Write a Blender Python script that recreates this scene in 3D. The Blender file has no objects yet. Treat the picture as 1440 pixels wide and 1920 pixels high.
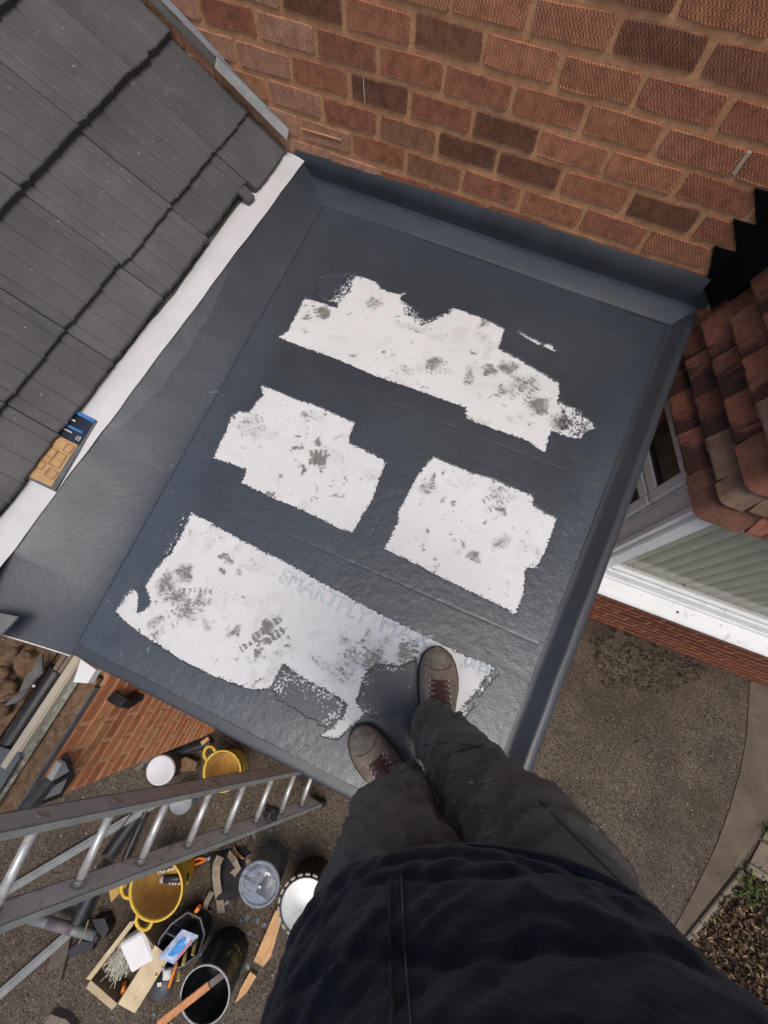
import bpy, math, random
import numpy as np
from mathutils import Vector, Matrix, noise as mnoise

SC = bpy.context.scene
COL = SC.collection
rng = np.random.default_rng(7)
random.seed(7)

# ---------------------------------------------------------------- camera
CAM_R = Matrix(((0.89514265, 0.44531209, -0.02041511),
                (0.42752877, -0.8705631, -0.24359605),
                (-0.1262489, 0.20932517, -0.96966189)))      # rows: right, down, forward
CAM_P = Vector((0.70950, -1.65806, 1.19147))
FPX, CPX, CPY, IW, IH = 709.07, 698.62, 1065.80, 1440.0, 1920.0
cd = bpy.data.cameras.new("camera")
cam = bpy.data.objects.new("camera", cd)
COL.objects.link(cam)
cam.matrix_world = Matrix.Translation(CAM_P) @ Matrix((CAM_R[0], -CAM_R[1], -CAM_R[2])).transposed().to_4x4()
cd.sensor_fit = 'HORIZONTAL'
cd.sensor_width = 36.0
cd.lens = FPX / IW * 36.0
cd.shift_x = (IW / 2 - CPX) / IW
cd.shift_y = (CPY - IH / 2) / IW
cd.clip_start = 0.01
cd.clip_end = 400
SC.camera = cam

# ---------------------------------------------------------------- sky, sun, exposure
SUN_EL, SUN_AZ = math.radians(72), math.radians(130)     # azimuth clockwise from +Y
wd = bpy.data.worlds.new("World")
SC.world = wd
wd.use_nodes = True
wn = wd.node_tree.nodes
sky = wn.new('ShaderNodeTexSky')
sky.sky_type = 'NISHITA'
sky.sun_disc = False
sky.sun_elevation = SUN_EL
sky.sun_rotation = SUN_AZ
sky.air_density = 1.0
sky.dust_density = 4.0
sky.ozone_density = 1.0
wn['Background'].inputs['Strength'].default_value = 0.15
wd.node_tree.links.new(sky.outputs['Color'], wn['Background'].inputs['Color'])
sl = bpy.data.lights.new("sun", 'SUN')
sl.energy = 1.4
sl.angle = math.radians(32)
sl.color = (1.0, 0.93, 0.84)
so = bpy.data.objects.new("sun", sl)
COL.objects.link(so)
sdir = Vector((math.sin(SUN_AZ) * math.cos(SUN_EL), math.cos(SUN_AZ) * math.cos(SUN_EL), math.sin(SUN_EL)))
so.rotation_euler = sdir.to_track_quat('Z', 'Y').to_euler()
so.location = (0, 0, 8)
SC.view_settings.view_transform = 'Standard'
SC.view_settings.look = 'None'
SC.view_settings.gamma = 1.0
SC.view_settings.use_curve_mapping = False
SC.view_settings.exposure = 0.0

# ---------------------------------------------------------------- helpers
def ray(u, v):
    a = Vector(((u - CPX) / FPX, (v - CPY) / FPX, 1.0))
    return CAM_R.transposed() @ a

def at(u, v, z):                      # point of the photograph on the level z
    d = ray(u, v)
    return CAM_P + d * ((z - CAM_P.z) / d.z)

def aty(u, v, y):
    d = ray(u, v)
    return CAM_P + d * ((y - CAM_P.y) / d.y)

def atx(u, v, x):
    d = ray(u, v)
    return CAM_P + d * ((x - CAM_P.x) / d.x)

def atp(u, v, n, d0):
    d = ray(u, v)
    return CAM_P + d * ((d0 - CAM_P.dot(n)) / d.dot(n))

def lin(r, g, b):
    def f(c):
        c /= 255.0
        return c / 12.92 if c <= 0.04045 else ((c + 0.055) / 1.055) ** 2.4
    return (f(r), f(g), f(b), 1.0)

def tag(o, label=None, cat=None, group=None, kind=None):
    if label: o['label'] = label
    if cat: o['category'] = cat
    if group: o['group'] = group
    if kind: o['kind'] = kind
    return o

def thing(name, loc, label, cat, group=None):
    o = bpy.data.objects.new(name, None)
    COL.objects.link(o)
    o.location = loc
    o.empty_display_size = 0.1
    return tag(o, label, cat, group)

def link(name, me, parent=None, mat4=None):
    o = bpy.data.objects.new(name, me)
    COL.objects.link(o)
    if mat4 is not None:
        o.matrix_world = mat4
    if parent is not None:
        o.parent = parent
        m = Matrix.Identity(4)
        p = parent
        while p is not None:
            m = p.matrix_basis if p.parent is None else m
            if p.parent is None:
                break
            p = p.parent
        o.matrix_parent_inverse = parent_world(parent).inverted()
    return o

def parent_world(p):
    if p.parent is None:
        return p.matrix_basis.copy()
    return parent_world(p.parent) @ p.matrix_parent_inverse @ p.matrix_basis

def meshdata(name, V, F, mat, smooth=False):
    me = bpy.data.meshes.new(name)
    me.from_pydata([tuple(v) for v in V], [], [tuple(int(i) for i in f) for f in F])
    if smooth:
        me.polygons.foreach_set('use_smooth', [True] * len(me.polygons))
    if mat is not None:
        me.materials.append(mat)
    me.update()
    return me

def mk(name, VF, mat, parent=None, smooth=False, mat4=None):
    V, F = VF
    return link(name, meshdata(name, V, F, mat, smooth), parent, mat4)

def join(*parts):
    V, F = [], []
    for v, f in parts:
        b = len(V)
        V += [tuple(x) for x in v]
        F += [tuple(i + b for i in q) for q in f]
    return V, F

def xf(VF, M):
    return [tuple(M @ Vector(v)) for v in VF[0]], VF[1]

def cbox(sx, sy, sz, b=0.003):
    """chamfered box centred on the origin"""
    hx, hy, hz = sx / 2, sy / 2, sz / 2
    b = min(b, hx * .9, hy * .9, hz * .9)
    V, idx = [], {}
    for i in (-1, 1):
        for j in (-1, 1):
            for k in (-1, 1):
                for a in range(3):
                    p = [i * (hx - b), j * (hy - b), k * (hz - b)]
                    p[a] += (i, j, k)[a] * b
                    idx[(i, j, k, a)] = len(V)
                    V.append(tuple(p))
    F = []
    s = ((-1, -1), (1, -1), (1, 1), (-1, 1))
    for w in (-1, 1):
        fx = [idx[(w, p, q, 0)] for p, q in s]
        fy = [idx[(q, w, p, 1)] for p, q in s]
        fz = [idx[(p, q, w, 2)] for p, q in s]
        for f in (fx, fy, fz):
            F.append(f if w > 0 else f[::-1])
    for p in (-1, 1):
        for q in (-1, 1):
            e = [idx[(-1, p, q, 1)], idx[(1, p, q, 1)], idx[(1, p, q, 2)], idx[(-1, p, q, 2)]]
            F.append(e if p * q > 0 else e[::-1])
            e = [idx[(p, -1, q, 0)], idx[(p, -1, q, 2)], idx[(p, 1, q, 2)], idx[(p, 1, q, 0)]]
            F.append(e if p * q < 0 else e[::-1])
            e = [idx[(p, q, -1, 0)], idx[(p, q, 1, 0)], idx[(p, q, 1, 1)], idx[(p, q, -1, 1)]]
            F.append(e if p * q > 0 else e[::-1])
    for i in (-1, 1):
        for j in (-1, 1):
            for k in (-1, 1):
                t = [idx[(i, j, k, 0)], idx[(i, j, k, 1)], idx[(i, j, k, 2)]]
                F.append(t if i * j * k > 0 else t[::-1])
    return V, F

def frame(o, x, z=None):
    """matrix with local x along x, local z near z, origin o"""
    x = Vector(x).normalized()
    z = Vector(z or (0, 0, 1))
    y = z.cross(x)
    if y.length < 1e-6:
        y = Vector((0, 1, 0))
    y.normalize()
    z = x.cross(y)
    M = Matrix((x, y, z)).transposed().to_4x4()
    M.translation = Vector(o)
    return M

def bar(a, b, w, t, bev=0.003, up=(0, 0, 1)):
    """box bar from a to b, width w (sideways), thickness t (along up)"""
    a, b = Vector(a), Vector(b)
    M = frame((a + b) / 2, b - a, up)
    return xf(cbox((b - a).length, w, t, bev), M)

def tube(pts, r, n=10, cap=True, up=(0.13, 0.37, 0.9)):
    pts = [Vector(p) for p in pts]
    rr = r if isinstance(r, (list, tuple)) else [r] * len(pts)
    V, F = [], []
    prev = None
    for i, p in enumerate(pts):
        t = (pts[min(i + 1, len(pts) - 1)] - pts[max(i - 1, 0)]).normalized()
        s = (prev - t * prev.dot(t)) if prev is not None else Vector(up).cross(t)
        if s.length < 1e-6:
            s = Vector((1, 0, 0)).cross(t)
        s.normalize()
        prev = s
        q = t.cross(s)
        for k in range(n):
            a = 2 * math.pi * k / n
            V.append(tuple(p + (s * math.cos(a) + q * math.sin(a)) * rr[i]))
    for i in range(len(pts) - 1):
        for k in range(n):
            k2 = (k + 1) % n
            F.append((i * n + k, i * n + k2, (i + 1) * n + k2, (i + 1) * n + k))
    if cap:
        F.append(tuple(range(n))[::-1])
        F.append(tuple((len(pts) - 1) * n + k for k in range(n)))
    return V, F

def lathe(prof, n=28, c=(0, 0, 0), cap=False):
    V, F = [], []
    for r, z in prof:
        for k in range(n):
            a = 2 * math.pi * k / n
            V.append((c[0] + r * math.cos(a), c[1] + r * math.sin(a), c[2] + z))
    for i in range(len(prof) - 1):
        for k in range(n):
            k2 = (k + 1) % n
            F.append((i * n + k, i * n + k2, (i + 1) * n + k2, (i + 1) * n + k))
    if cap:
        F.append(tuple(range(n))[::-1])
    if cap:
        F.append(tuple((len(prof) - 1) * n + k for k in range(n)))
    return V, F

def grid(fn, nu, nv):
    V = [tuple(fn(i / nu, j / nv)) for j in range(nv + 1) for i in range(nu + 1)]
    F = [(j * (nu + 1) + i, j * (nu + 1) + i + 1, (j + 1) * (nu + 1) + i + 1, (j + 1) * (nu + 1) + i)
         for j in range(nv) for i in range(nu)]
    return V, F

def slab(poly, z0, z1):
    """prism over a polygon given counter-clockwise in plan"""
    n = len(poly)
    V = [(p[0], p[1], z0) for p in poly] + [(p[0], p[1], z1) for p in poly]
    F = [tuple(range(n))[::-1], tuple(range(n, 2 * n))]
    F += [(i, (i + 1) % n, n + (i + 1) % n, n + i) for i in range(n)]
    return V, F

def nz(p, s, o=0.0):
    return mnoise.noise(Vector((p[0] * s + o, p[1] * s - o * .7, p[2] * s + o * 1.3)))

def vnoise(x, y, s, seed):
    """smooth value noise on arrays, range -1..1"""
    X, Y = x / s, y / s
    xi, yi = np.floor(X).astype(np.int64), np.floor(Y).astype(np.int64)
    fx, fy = X - xi, Y - yi
    fx, fy = fx * fx * (3 - 2 * fx), fy * fy * (3 - 2 * fy)
    def h(a, b):
        n = (a * 374761393 + b * 668265263 + seed * 974634541) & 0xFFFFFFFF
        n = ((n ^ (n >> 13)) * 1274126177) & 0xFFFFFFFF
        return ((n ^ (n >> 16)) & 0xFFFF) / 32767.5 - 1
    return ((h(xi, yi) * (1 - fx) + h(xi + 1, yi) * fx) * (1 - fy)
            + (h(xi, yi + 1) * (1 - fx) + h(xi + 1, yi + 1) * fx) * fy)

# ---------------------------------------------------------------- materials
class NT:
    def __init__(self, name):
        self.m = bpy.data.materials.new(name)
        self.m.use_nodes = True
        self.t = self.m.node_tree
        self.b = self.t.nodes['Principled BSDF']
        tc = self.t.nodes.new('ShaderNodeTexCoord')
        oi = self.t.nodes.new('ShaderNodeObjectInfo')
        self.rand = oi.outputs['Random']
        ad = self.t.nodes.new('ShaderNodeVectorMath')
        ad.operation = 'MULTIPLY_ADD'
        cx = self.t.nodes.new('ShaderNodeCombineXYZ')
        for k in range(3):
            self.t.links.new(self.rand, cx.inputs[k])
        self.t.links.new(cx.outputs[0], ad.inputs[0])
        ad.inputs[1].default_value = (17.3, 31.7, 11.9)
        self.t.links.new(tc.outputs['Object'], ad.inputs[2])
        self.raw = tc.outputs['Object']
        self.co = ad.outputs[0]
    def n(self, ty, **kw):
        nd = self.t.nodes.new('ShaderNode' + ty)
        for k, v in kw.items():
            setattr(nd, k, v)
        return nd
    def l(self, a, b):
        self.t.links.new(a, b)
    def noise(self, scale, detail=5, rough=.6, co=None, dist=0.0, stretch=None):
        nd = self.n('TexNoise')
        nd.inputs['Scale'].default_value = scale
        nd.inputs['Detail'].default_value = detail
        nd.inputs['Roughness'].default_value = rough
        nd.inputs['Distortion'].default_value = dist
        co = co or self.co
        if stretch:
            mp = self.n('Mapping')
            mp.inputs['Scale'].default_value = stretch
            self.l(co, mp.inputs['Vector'])
            co = mp.outputs[0]
        self.l(co, nd.inputs['Vector'])
        return nd.outputs['Fac']
    def ramp(self, src, stops, interp='LINEAR'):
        nd = self.n('ValToRGB')
        cr = nd.color_ramp
        cr.interpolation = interp
        cr.elements[0].position, cr.elements[0].color = stops[0][0], stops[0][1]
        cr.elements[1].position, cr.elements[1].color = stops[-1][0], stops[-1][1]
        for p, c in stops[1:-1]:
            e = cr.elements.new(p)
            e.color = c
        self.l(src, nd.inputs[0])
        return nd.outputs[0]
    def mask(self, src, lo, hi):
        return self.ramp(src, [(lo, (0, 0, 0, 1)), (hi, (1, 1, 1, 1))])
    def mix(self, fac, a, b, mode='MIX'):
        nd = self.n('Mix', data_type='RGBA', blend_type=mode)
        if isinstance(fac, float):
            nd.inputs[0].default_value = fac
        else:
            self.l(fac, nd.inputs[0])
        for k, c in ((6, a), (7, b)):
            if isinstance(c, tuple):
                nd.inputs[k].default_value = c
            else:
                self.l(c, nd.inputs[k])
        return nd.outputs[2]
    def math(self, op, a, b=None, c=None):
        nd = self.n('Math', operation=op)
        for k, v in enumerate((a, b, c)):
            if v is None:
                continue
            if isinstance(v, (int, float)):
                nd.inputs[k].default_value = v
            else:
                self.l(v, nd.inputs[k])
        return nd.outputs[0]
    def sep(self, co=None):
        nd = self.n('SeparateXYZ')
        self.l(co or self.raw, nd.inputs[0])
        return nd.outputs
    def attr(self, name):
        nd = self.n('Attribute', attribute_name=name)
        return nd.outputs['Fac']
    def bump(self, h, strength=.3, dist=.002, prev=None):
        nd = self.n('Bump')
        nd.inputs['Strength'].default_value = strength
        nd.inputs['Distance'].default_value = dist
        self.l(h, nd.inputs['Height'])
        if prev is not None:
            self.l(prev, nd.inputs['Normal'])
        return nd.outputs[0]
    def done(self, col=None, rough=None, normal=None, metal=0.0, spec=None, **kw):
        if col is not None:
            if isinstance(col, tuple): self.b.inputs['Base Color'].default_value = col
            else: self.l(col, self.b.inputs['Base Color'])
        if rough is not None:
            if isinstance(rough, (int, float)): self.b.inputs['Roughness'].default_value = rough
            else: self.l(rough, self.b.inputs['Roughness'])
        if normal is not None:
            self.l(normal, self.b.inputs['Normal'])
        self.b.inputs['Metallic'].default_value = metal
        if spec is not None:
            self.b.inputs['Specular IOR Level'].default_value = spec
        for k, v in kw.items():
            self.b.inputs[k.replace('_', ' ')].default_value = v
        return self.m

def g(v):
    return (v, v, v, 1)

def simple(name, c1, c2, scale=12, rough=.7, bump=.25, bscale=90, metal=0.0, spec=None, c3=None, lo=.35, hi=.65, stretch=None, vary=0.0, bdist=.001):
    m = NT(name)
    f = m.noise(scale, 6, .65, stretch=stretch)
    col = m.ramp(f, [(lo, c1), (hi, c2)])
    if c3:
        col = m.mix(m.mask(m.noise(scale * 2.7, 6, .7), .58, .68), col, c3)
    if vary:
        hs = m.n('HueSaturation')
        m.l(col, hs.inputs['Color'])
        m.l(m.math('MULTIPLY_ADD', m.rand, vary, 1 - vary / 2), hs.inputs['Value'])
        col = hs.outputs[0]
    nr = m.bump(m.noise(bscale, 5, .6, stretch=stretch), bump, bdist) if bump else None
    rf = m.math('MULTIPLY_ADD', m.noise(scale * 1.7, 4), .25, rough - .12)
    return m.done(col, rf, nr, metal, spec)

# brick faces, combed with wavy lines
def brick_mat(name, stops, wavy=True, pale=(.36, .22, .15, 1), contrast=1.0):
    m = NT(name)
    base = m.ramp(m.rand, stops)
    col = m.mix(.55, base, m.ramp(m.noise(55, 6, .7), [(.3, lin(70, 42, 34)), (.7, lin(158, 105, 82))]), 'MIX') if False else base
    var = m.ramp(m.noise(34, 7, .75), [(.28, g(.52)), (.5, g(.95)), (.74, g(1.3))])
    col = m.mix(1.0, col, var, 'MULTIPLY')
    x, y, z = m.sep()
    nrm = None
    if wavy:
        zz = m.math('SINE', m.math('MULTIPLY', z, 2 * math.pi / .0125))
        xx = m.math('MULTIPLY_ADD', zz, .0022, x)
        wob = m.noise(30, 2)
        xx = m.math('MULTIPLY_ADD', wob, .006, xx)
        comb = m.math('SINE', m.math('MULTIPLY', xx, 2 * math.pi / .0098))
        wear = m.mask(m.math('MULTIPLY_ADD', m.math('FRACT', m.math('MULTIPLY', m.rand, 7.13)), .24, m.math('MULTIPLY', m.noise(18, 5, .65), .9)), .32, .56)
        comb = m.math('MULTIPLY', comb, wear)
        cm = m.ramp(m.math('MULTIPLY_ADD', comb, .5, .5), [(.1, g(.70)), (.75, g(1.22))])
        col = m.mix(.78, col, cm, 'MULTIPLY')
        nrm = m.bump(comb, .5, .0016)
    # lime bloom and mortar smear, mostly towards the arrises
    ax = m.math('ABSOLUTE', x)
    az = m.math('ABSOLUTE', z)
    edge = m.math('MAXIMUM', m.math('SUBTRACT', ax, .085), m.math('SUBTRACT', az, .014))
    em = m.math('MULTIPLY_ADD', edge, 22, m.math('MULTIPLY_ADD', m.noise(18, 5, .7), 1.5, -.98))
    col = m.mix(m.math('MULTIPLY', m.mask(em, .06, .5), .65), col, pale)
    nrm = m.bump(m.noise(160, 5, .7), .35, .0015, nrm)
    return m.done(col, .93, nrm, spec=.25)

MB_WALL = brick_mat("rustic_brick", [(0, lin(114, 78, 57)), (.10, lin(116, 79, 60)), (.18, lin(142, 93, 69)), (.3, lin(168, 110, 80)), (.45, lin(148, 94, 71)), (.6, lin(178, 118, 88)), (.72, lin(128, 88, 66)), (.86, lin(178, 126, 89)), (1, lin(156, 100, 75))])
MB_PINK = brick_mat("weathered_pink_brick", [(0, lin(186, 138, 110)), (.5, lin(170, 124, 98)), (1, lin(194, 146, 116))])
MB_ORANGE = brick_mat("orange_brick", [(0, lin(206, 136, 94)), (.4, lin(184, 116, 82)), (.7, lin(216, 148, 102)), (1, lin(190, 136, 98))], wavy=False, pale=lin(214, 166, 126))
M_MORTAR = simple("wall_mortar", lin(174, 126, 90), lin(196, 148, 110), 25, .95, .9, 80, c3=lin(152, 108, 76), bdist=.003, spec=.2)
M_MORTAR2 = simple("pale_mortar", lin(204, 152, 112), lin(222, 176, 134), 25, .95, .5, 120, bdist=.002, spec=.2)

def upper_brick():
    m = NT("far_brickwork")
    bt = m.n('TexBrick', offset=.5)
    mp = m.n('Mapping')
    mp.inputs['Rotation'].default_value = (math.pi / 2, 0, 0)
    m.l(m.raw, mp.inputs['Vector'])
    m.l(mp.outputs[0], bt.inputs['Vector'])
    for k, v in (('Color1', lin(158, 104, 82)), ('Color2', lin(120, 84, 66)), ('Mortar', lin(158, 122, 94))):
        bt.inputs[k].default_value = v
    for k, v in (('Scale', 1.0), ('Mortar Size', .006), ('Brick Width', .225), ('Row Height', .075), ('Mortar Smooth', .2)):
        bt.inputs[k].default_value = v
    nr = m.bump(m.noise(120, 4), .3)
    return m.done(bt.outputs[0], .92, nr, spec=.2)
M_FARBRICK = upper_brick()

def coat_mat(name, c1, c2, rough=.4, fib=.5, bump=.5):
    m = NT(name)
    big = m.noise(1.7, 5, .6)
    col = m.ramp(big, [(.3, c1), (.7, c2)])
    col = m.mix(m.math('MULTIPLY', m.mask(m.noise(9, 5, .7), .5, .75), .35), col, (c2[0] * 1.25, c2[1] * 1.25, c2[2] * 1.22, 1))
    # chopped glass strands just under the skin
    strands = None
    for rot, st in ((.4, (16, 110, 40)), (1.45, (16, 110, 40)), (2.5, (15, 115, 40)), (3.6, (18, 120, 40))):
        mr = m.n('Mapping')
        mr.inputs['Rotation'].default_value = (0, 0, rot)
        m.l(m.raw, mr.inputs['Vector'])
        mp = m.n('Mapping')
        mp.inputs['Scale'].default_value = st
        m.l(mr.outputs[0], mp.inputs['Vector'])
        nn = m.n('TexNoise')
        nn.inputs['Scale'].default_value = 1.6
        nn.inputs['Detail'].default_value = 3
        nn.inputs['Distortion'].default_value = .8
        m.l(mp.outputs[0], nn.inputs['Vector'])
        s = nn.outputs['Fac']
        strands = s if strands is None else m.math('MAXIMUM', strands, s)
    patch = m.mask(m.math('ADD', m.noise(3.4, 4, .6), m.math('MULTIPLY', m.attr('border'), .16)), .50, .68)
    bright = m.math('MULTIPLY', m.mask(strands, .70, .78), m.math('MULTIPLY', patch, fib))
    col = m.mix(m.math('MULTIPLY', m.attr('border'), .55), col, (c2[0] * 1.35, c2[1] * 1.35, c2[2] * 1.33, 1))
    col = m.mix(bright, col, lin(150, 156, 162))
    fs = m.math('MULTIPLY', strands, m.math('MULTIPLY_ADD', m.attr('border'), .45, .2))
    nr = m.bump(fs, bump, .0022)
    nr = m.bump(m.noise(85, 3, .6), .75 * min(1, bump * 1.3), .0014, nr)
    nr = m.bump(m.noise(15, 3, .5), .16, .005, nr)
    rf = m.math('MULTIPLY_ADD', m.noise(6, 5, .6), .22, rough - .11)
    return m.done(col, rf, nr, spec=.75)

C_A, C_B = lin(48, 55, 63), lin(60, 68, 76)
M_COAT = coat_mat("grey_resin_coat", C_A, C_B, .36, .8, .8)
M_FILLET = simple('grey_fillet', lin(56, 62, 69), lin(67, 73, 81), 5, .5, .15, 60, spec=.3)
M_UPST = simple('grey_upstand', lin(46, 50, 55), lin(56, 60, 66), 4, .6, .15, 60, spec=.25)
M_COAT_LEFT = coat_mat('grey_resin_valley', lin(50, 57, 66), lin(61, 69, 78), .48, 1.0, .6)
M_TRIM = coat_mat("grey_resin_trim", lin(45, 50, 56), lin(54, 59, 66), .44, .10, .12)
M_RAWGLASS = coat_mat("thin_resin_over_glass_mat", lin(58, 66, 74), lin(72, 80, 87), .48, 2.0, .7)

def board_mat():
    m = NT("white_board")
    base = m.ramp(m.noise(3.2, 5, .6), [(.3, (.645, .65, .65, 1)), (.7, (.71, .715, .71, 1))])
    base = m.mix(m.math('MULTIPLY', m.mask(m.noise(14, 6, .75), .52, .75), .35), base, lin(196, 192, 184))
    d = m.attr('dirt')
    n1 = m.noise(95, 6, .78, dist=1.0)
    n2 = m.noise(20, 5, .7)
    n3 = m.noise(46, 5, .7, dist=.8, stretch=(1, 2.4, 1))
    f = m.math('MULTIPLY_ADD', n1, -1.5, m.math('MULTIPLY_ADD', n3, -1.1, m.math('MULTIPLY', n2, -.5)))
    e = m.math('ADD', f, m.math('MULTIPLY_ADD', d, .85, 1.10))
    k = m.mask(e, .02, .22)
    dark = m.ramp(m.noise(30, 4), [(.3, lin(44, 46, 48)), (.7, lin(104, 102, 98))])
    col = m.mix(m.math('MULTIPLY', k, .85), base, dark)
    soft = m.math('MULTIPLY', m.mask(m.math('MULTIPLY_ADD', d, .8, m.math('MULTIPLY_ADD', n2, .7, -.55)), .0, .5), .38)
    col = m.mix(soft, col, lin(128, 122, 114))
    # stray specks all over
    vo = m.n('TexVoronoi')
    vo.inputs['Scale'].default_value = 34
    m.l(m.raw, vo.inputs['Vector'])
    sp = m.math('LESS_THAN', vo.outputs['Distance'], m.math('MULTIPLY_ADD', m.noise(9, 3), .5, -.19))
    col = m.mix(m.math('MULTIPLY', sp, .4), col, lin(110, 110, 108))
    # thin, broken film of the grey resin where the roller ran out
    fm = m.attr('film')
    t = m.math('ADD', m.math('MULTIPLY_ADD', m.noise(150, 3, .6), 2.8, -1.4), m.math('MULTIPLY_ADD', m.noise(48, 4, .7, stretch=(1, 1.8, 1)), 1.2, -.6))
    t = m.math('ADD', t, fm)
    kf = m.mask(t, .60, .72)
    col = m.mix(kf, col, lin(58, 65, 74))
    nr = m.bump(m.noise(150, 4, .6), .12, .001)
    nr = m.bump(kf, .3, .001, nr)
    return m.done(col, m.math('MULTIPLY_ADD', kf, -.17, .55), nr, spec=.6)
M_BOARD = board_mat()
M_PRINT = simple("pale_blue_print", lin(204, 215, 221), lin(216, 224, 228), 40, .6, 0, c3=lin(228, 229, 228))

def tile_mat():
    m = NT("dark_concrete_tile")
    col = m.ramp(m.noise(5, 6, .65), [(.3, lin(72, 71, 72)), (.7, lin(91, 89, 90))])
    hs = m.n('HueSaturation'); m.l(col, hs.inputs['Color'])
    m.l(m.math('MULTIPLY_ADD', m.rand, .20, .90), hs.inputs['Value'])
    col = m.mix(m.math('MULTIPLY', m.mask(m.noise(9, 6, .75, stretch=(.4, 1.4, 1)), .60, .74), .4), hs.outputs[0], lin(122, 120, 118))
    x, y, z = m.sep()
    tail = m.mask(x, .060, .0)
    fl = m.math('MULTIPLY', m.mask(m.noise(70, 4, .75), .66, .70), m.math('MULTIPLY_ADD', tail, .75, .03))
    col = m.mix(fl, col, lin(186, 182, 176))
    nr = m.bump(m.noise(240, 4, .6), .35, .0008)
    nr = m.bump(m.noise(14, 4, .6), .15, .003, nr)
    return m.done(col, .74, nr, spec=.35)
M_TILE = tile_mat()
M_MEMB = simple("white_membrane", (.56, .56, .565, 1), (.64, .64, .645, 1), 6, .5, .2, 70, c3=lin(205, 204, 202), lo=.3, hi=.6)
M_LEAD = simple("grey_metal_flashing", lin(80, 84, 86), lin(102, 106, 108), 14, .5, .2, 60, metal=.25)
M_WHITEPVC = simple("white_upvc", (.76, .77, .76, 1), (.80, .81, .80, 1), 7, .35, .05, 60, c3=lin(196, 198, 192))
M_WOOD_DARK = simple("weathered_timber", lin(92, 80, 70), lin(128, 114, 100), 18, .85, .4, 60, stretch=(1, .12, 1))
M_BLACK_PL = simple("black_plastic", (.012, .012, .014, 1), (.022, .023, .026, 1), 14, .42, .15, 80, c3=(.05, .048, .045, 1))
M_BLACK_LEAD = simple("black_flashing", (.003, .003, .004, 1), (.006, .006, .007, 1), 14, .9, .2, 60, spec=.05)

# ================================================================= back wall
def brick_mesh(seed, mat, L=.207, H=.058, D=.06):
    """a brick with eased, slightly ragged arrises; face towards -Y at y=0, origin at the face centre"""
    r = np.random.default_rng(seed)
    n = 14
    ring = []
    c = .0045
    base = [(-L / 2 + c, -H / 2), (-L / 6, -H / 2), (L / 6, -H / 2), (L / 2 - c, -H / 2), (L / 2, -H / 2 + c), (L / 2, 0), (L / 2, H / 2 - c),
            (L / 2 - c, H / 2), (L / 6, H / 2), (-L / 6, H / 2), (-L / 2 + c, H / 2), (-L / 2, H / 2 - c), (-L / 2, 0), (-L / 2, -H / 2 + c)]
    j = r.normal(0, .0014, (n, 2))
    V = []
    for (x, z), (a, b) in zip(base, j):          # face ring
        V.append(((x + a) * .982, 0.0 + r.normal(0, .0004), (z + b) * .95))
    for (x, z), (a, b) in zip(base, j):          # arris ring
        V.append((x + a, .0032, z + b))
    for (x, z), (a, b) in zip(base, j):
        V.append((x, D, z))
    F = [tuple(range(n))]
    for q in range(2):
        F += [(q * n + i, (q + 1) * n + i, (q + 1) * n + (i + 1) % n, q * n + (i + 1) % n) for i in range(n)]
    return meshdata("brick", V, F, mat)

BR = [brick_mesh(i, MB_WALL) for i in range(7)]
BRP = [brick_mesh(20 + i, MB_PINK) for i in range(3)]
wall = thing('house_wall', (0.2, 0.05, 0), 'tall house wall of red brown combed bricks rising behind the flat roof', 'brick wall')
mk('mortar_bed', xf(cbox(6.4, .22, 3.2, .002), Matrix.Translation((.6, .1126, -.4))), M_MORTAR, wall)
mk('upper_brickwork', xf(cbox(6.4, .22, 1.6, .002), Matrix.Translation((.6, .1096, 2.0))), M_FARBRICK, wall)
nb = 0
for r in range(-1, 13):
    z = .2 + .075 * (r - 1)
    x0 = 0.0 if r % 2 else .1125
    for k in range(-7, 9):
        x = x0 + .1125 + .225 * k
        if x < -.38 - (z - .125) * 1.72 - .3 or x > 1.95 or (x < -.6 and r < 1):
            continue
        pink = x < -.25 - .4 * (z - .2) and rng.random() < .8
        me = BRP[rng.integers(3)] if pink else BR[rng.integers(7)]
        b = link('brick', me, wall, Matrix.Translation((x + rng.normal(0, .0015), -.0008 - rng.random() * .0022, z + rng.normal(0, .0012)))
                 @ Matrix.Rotation(rng.normal(0, .006), 4, 'Y') @ Matrix.Rotation(rng.normal(0, .004), 4, 'Z'))
        nb += 1
M_LEDGE = simple('weathered_ledge', lin(166, 124, 104), lin(184, 142, 120), 30, .95, .6, 120, bdist=.002, spec=.2)
# thick ledges of weathered mortar under some of the courses near the tiled roof, and the pale repaired joint
for (xa, xb, z) in ((-.86, -.62, .4255), (-.70, -.46, .3505), (-.56, -.33, .2755), (-.44, -.27, .2005)):
    V, F = bar((xa, -.004, z), (xb, -.004, z), .006, .006, .002)
    V = [(x, y + .002 * math.sin(x * 60), zz + .002 * math.sin(x * 45 + 1)) for x, y, zz in V]
    if xa > -.45: mk('mortar_ledge', (V, F), M_MORTAR, wall)
mk('pale_mortar_joint', xf(cbox(.013, .006, .052, .002), Matrix.Translation((1.0125, -.0006, .425))), simple("pale_repair", lin(166, 146, 124), lin(180, 160, 138), 30, .9), wall)
M_STREAK = simple("lime_streak", lin(196, 184, 168), lin(214, 204, 190), 60, .9, 0)
mk('lime_streak', xf(cbox(.0024, .002, .056, .0005), Matrix.Translation((-.165, -.0035, .3505)) @ Matrix.Rotation(-.05, 4, 'Y')), M_STREAK, wall)
if False: mk('lime_streak', xf(cbox(.0018, .002, .044, .0005), Matrix.Translation((-.235, -.0035, .427)) @ Matrix.Rotation(.12, 4, 'Y')), M_STREAK, wall)

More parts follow.
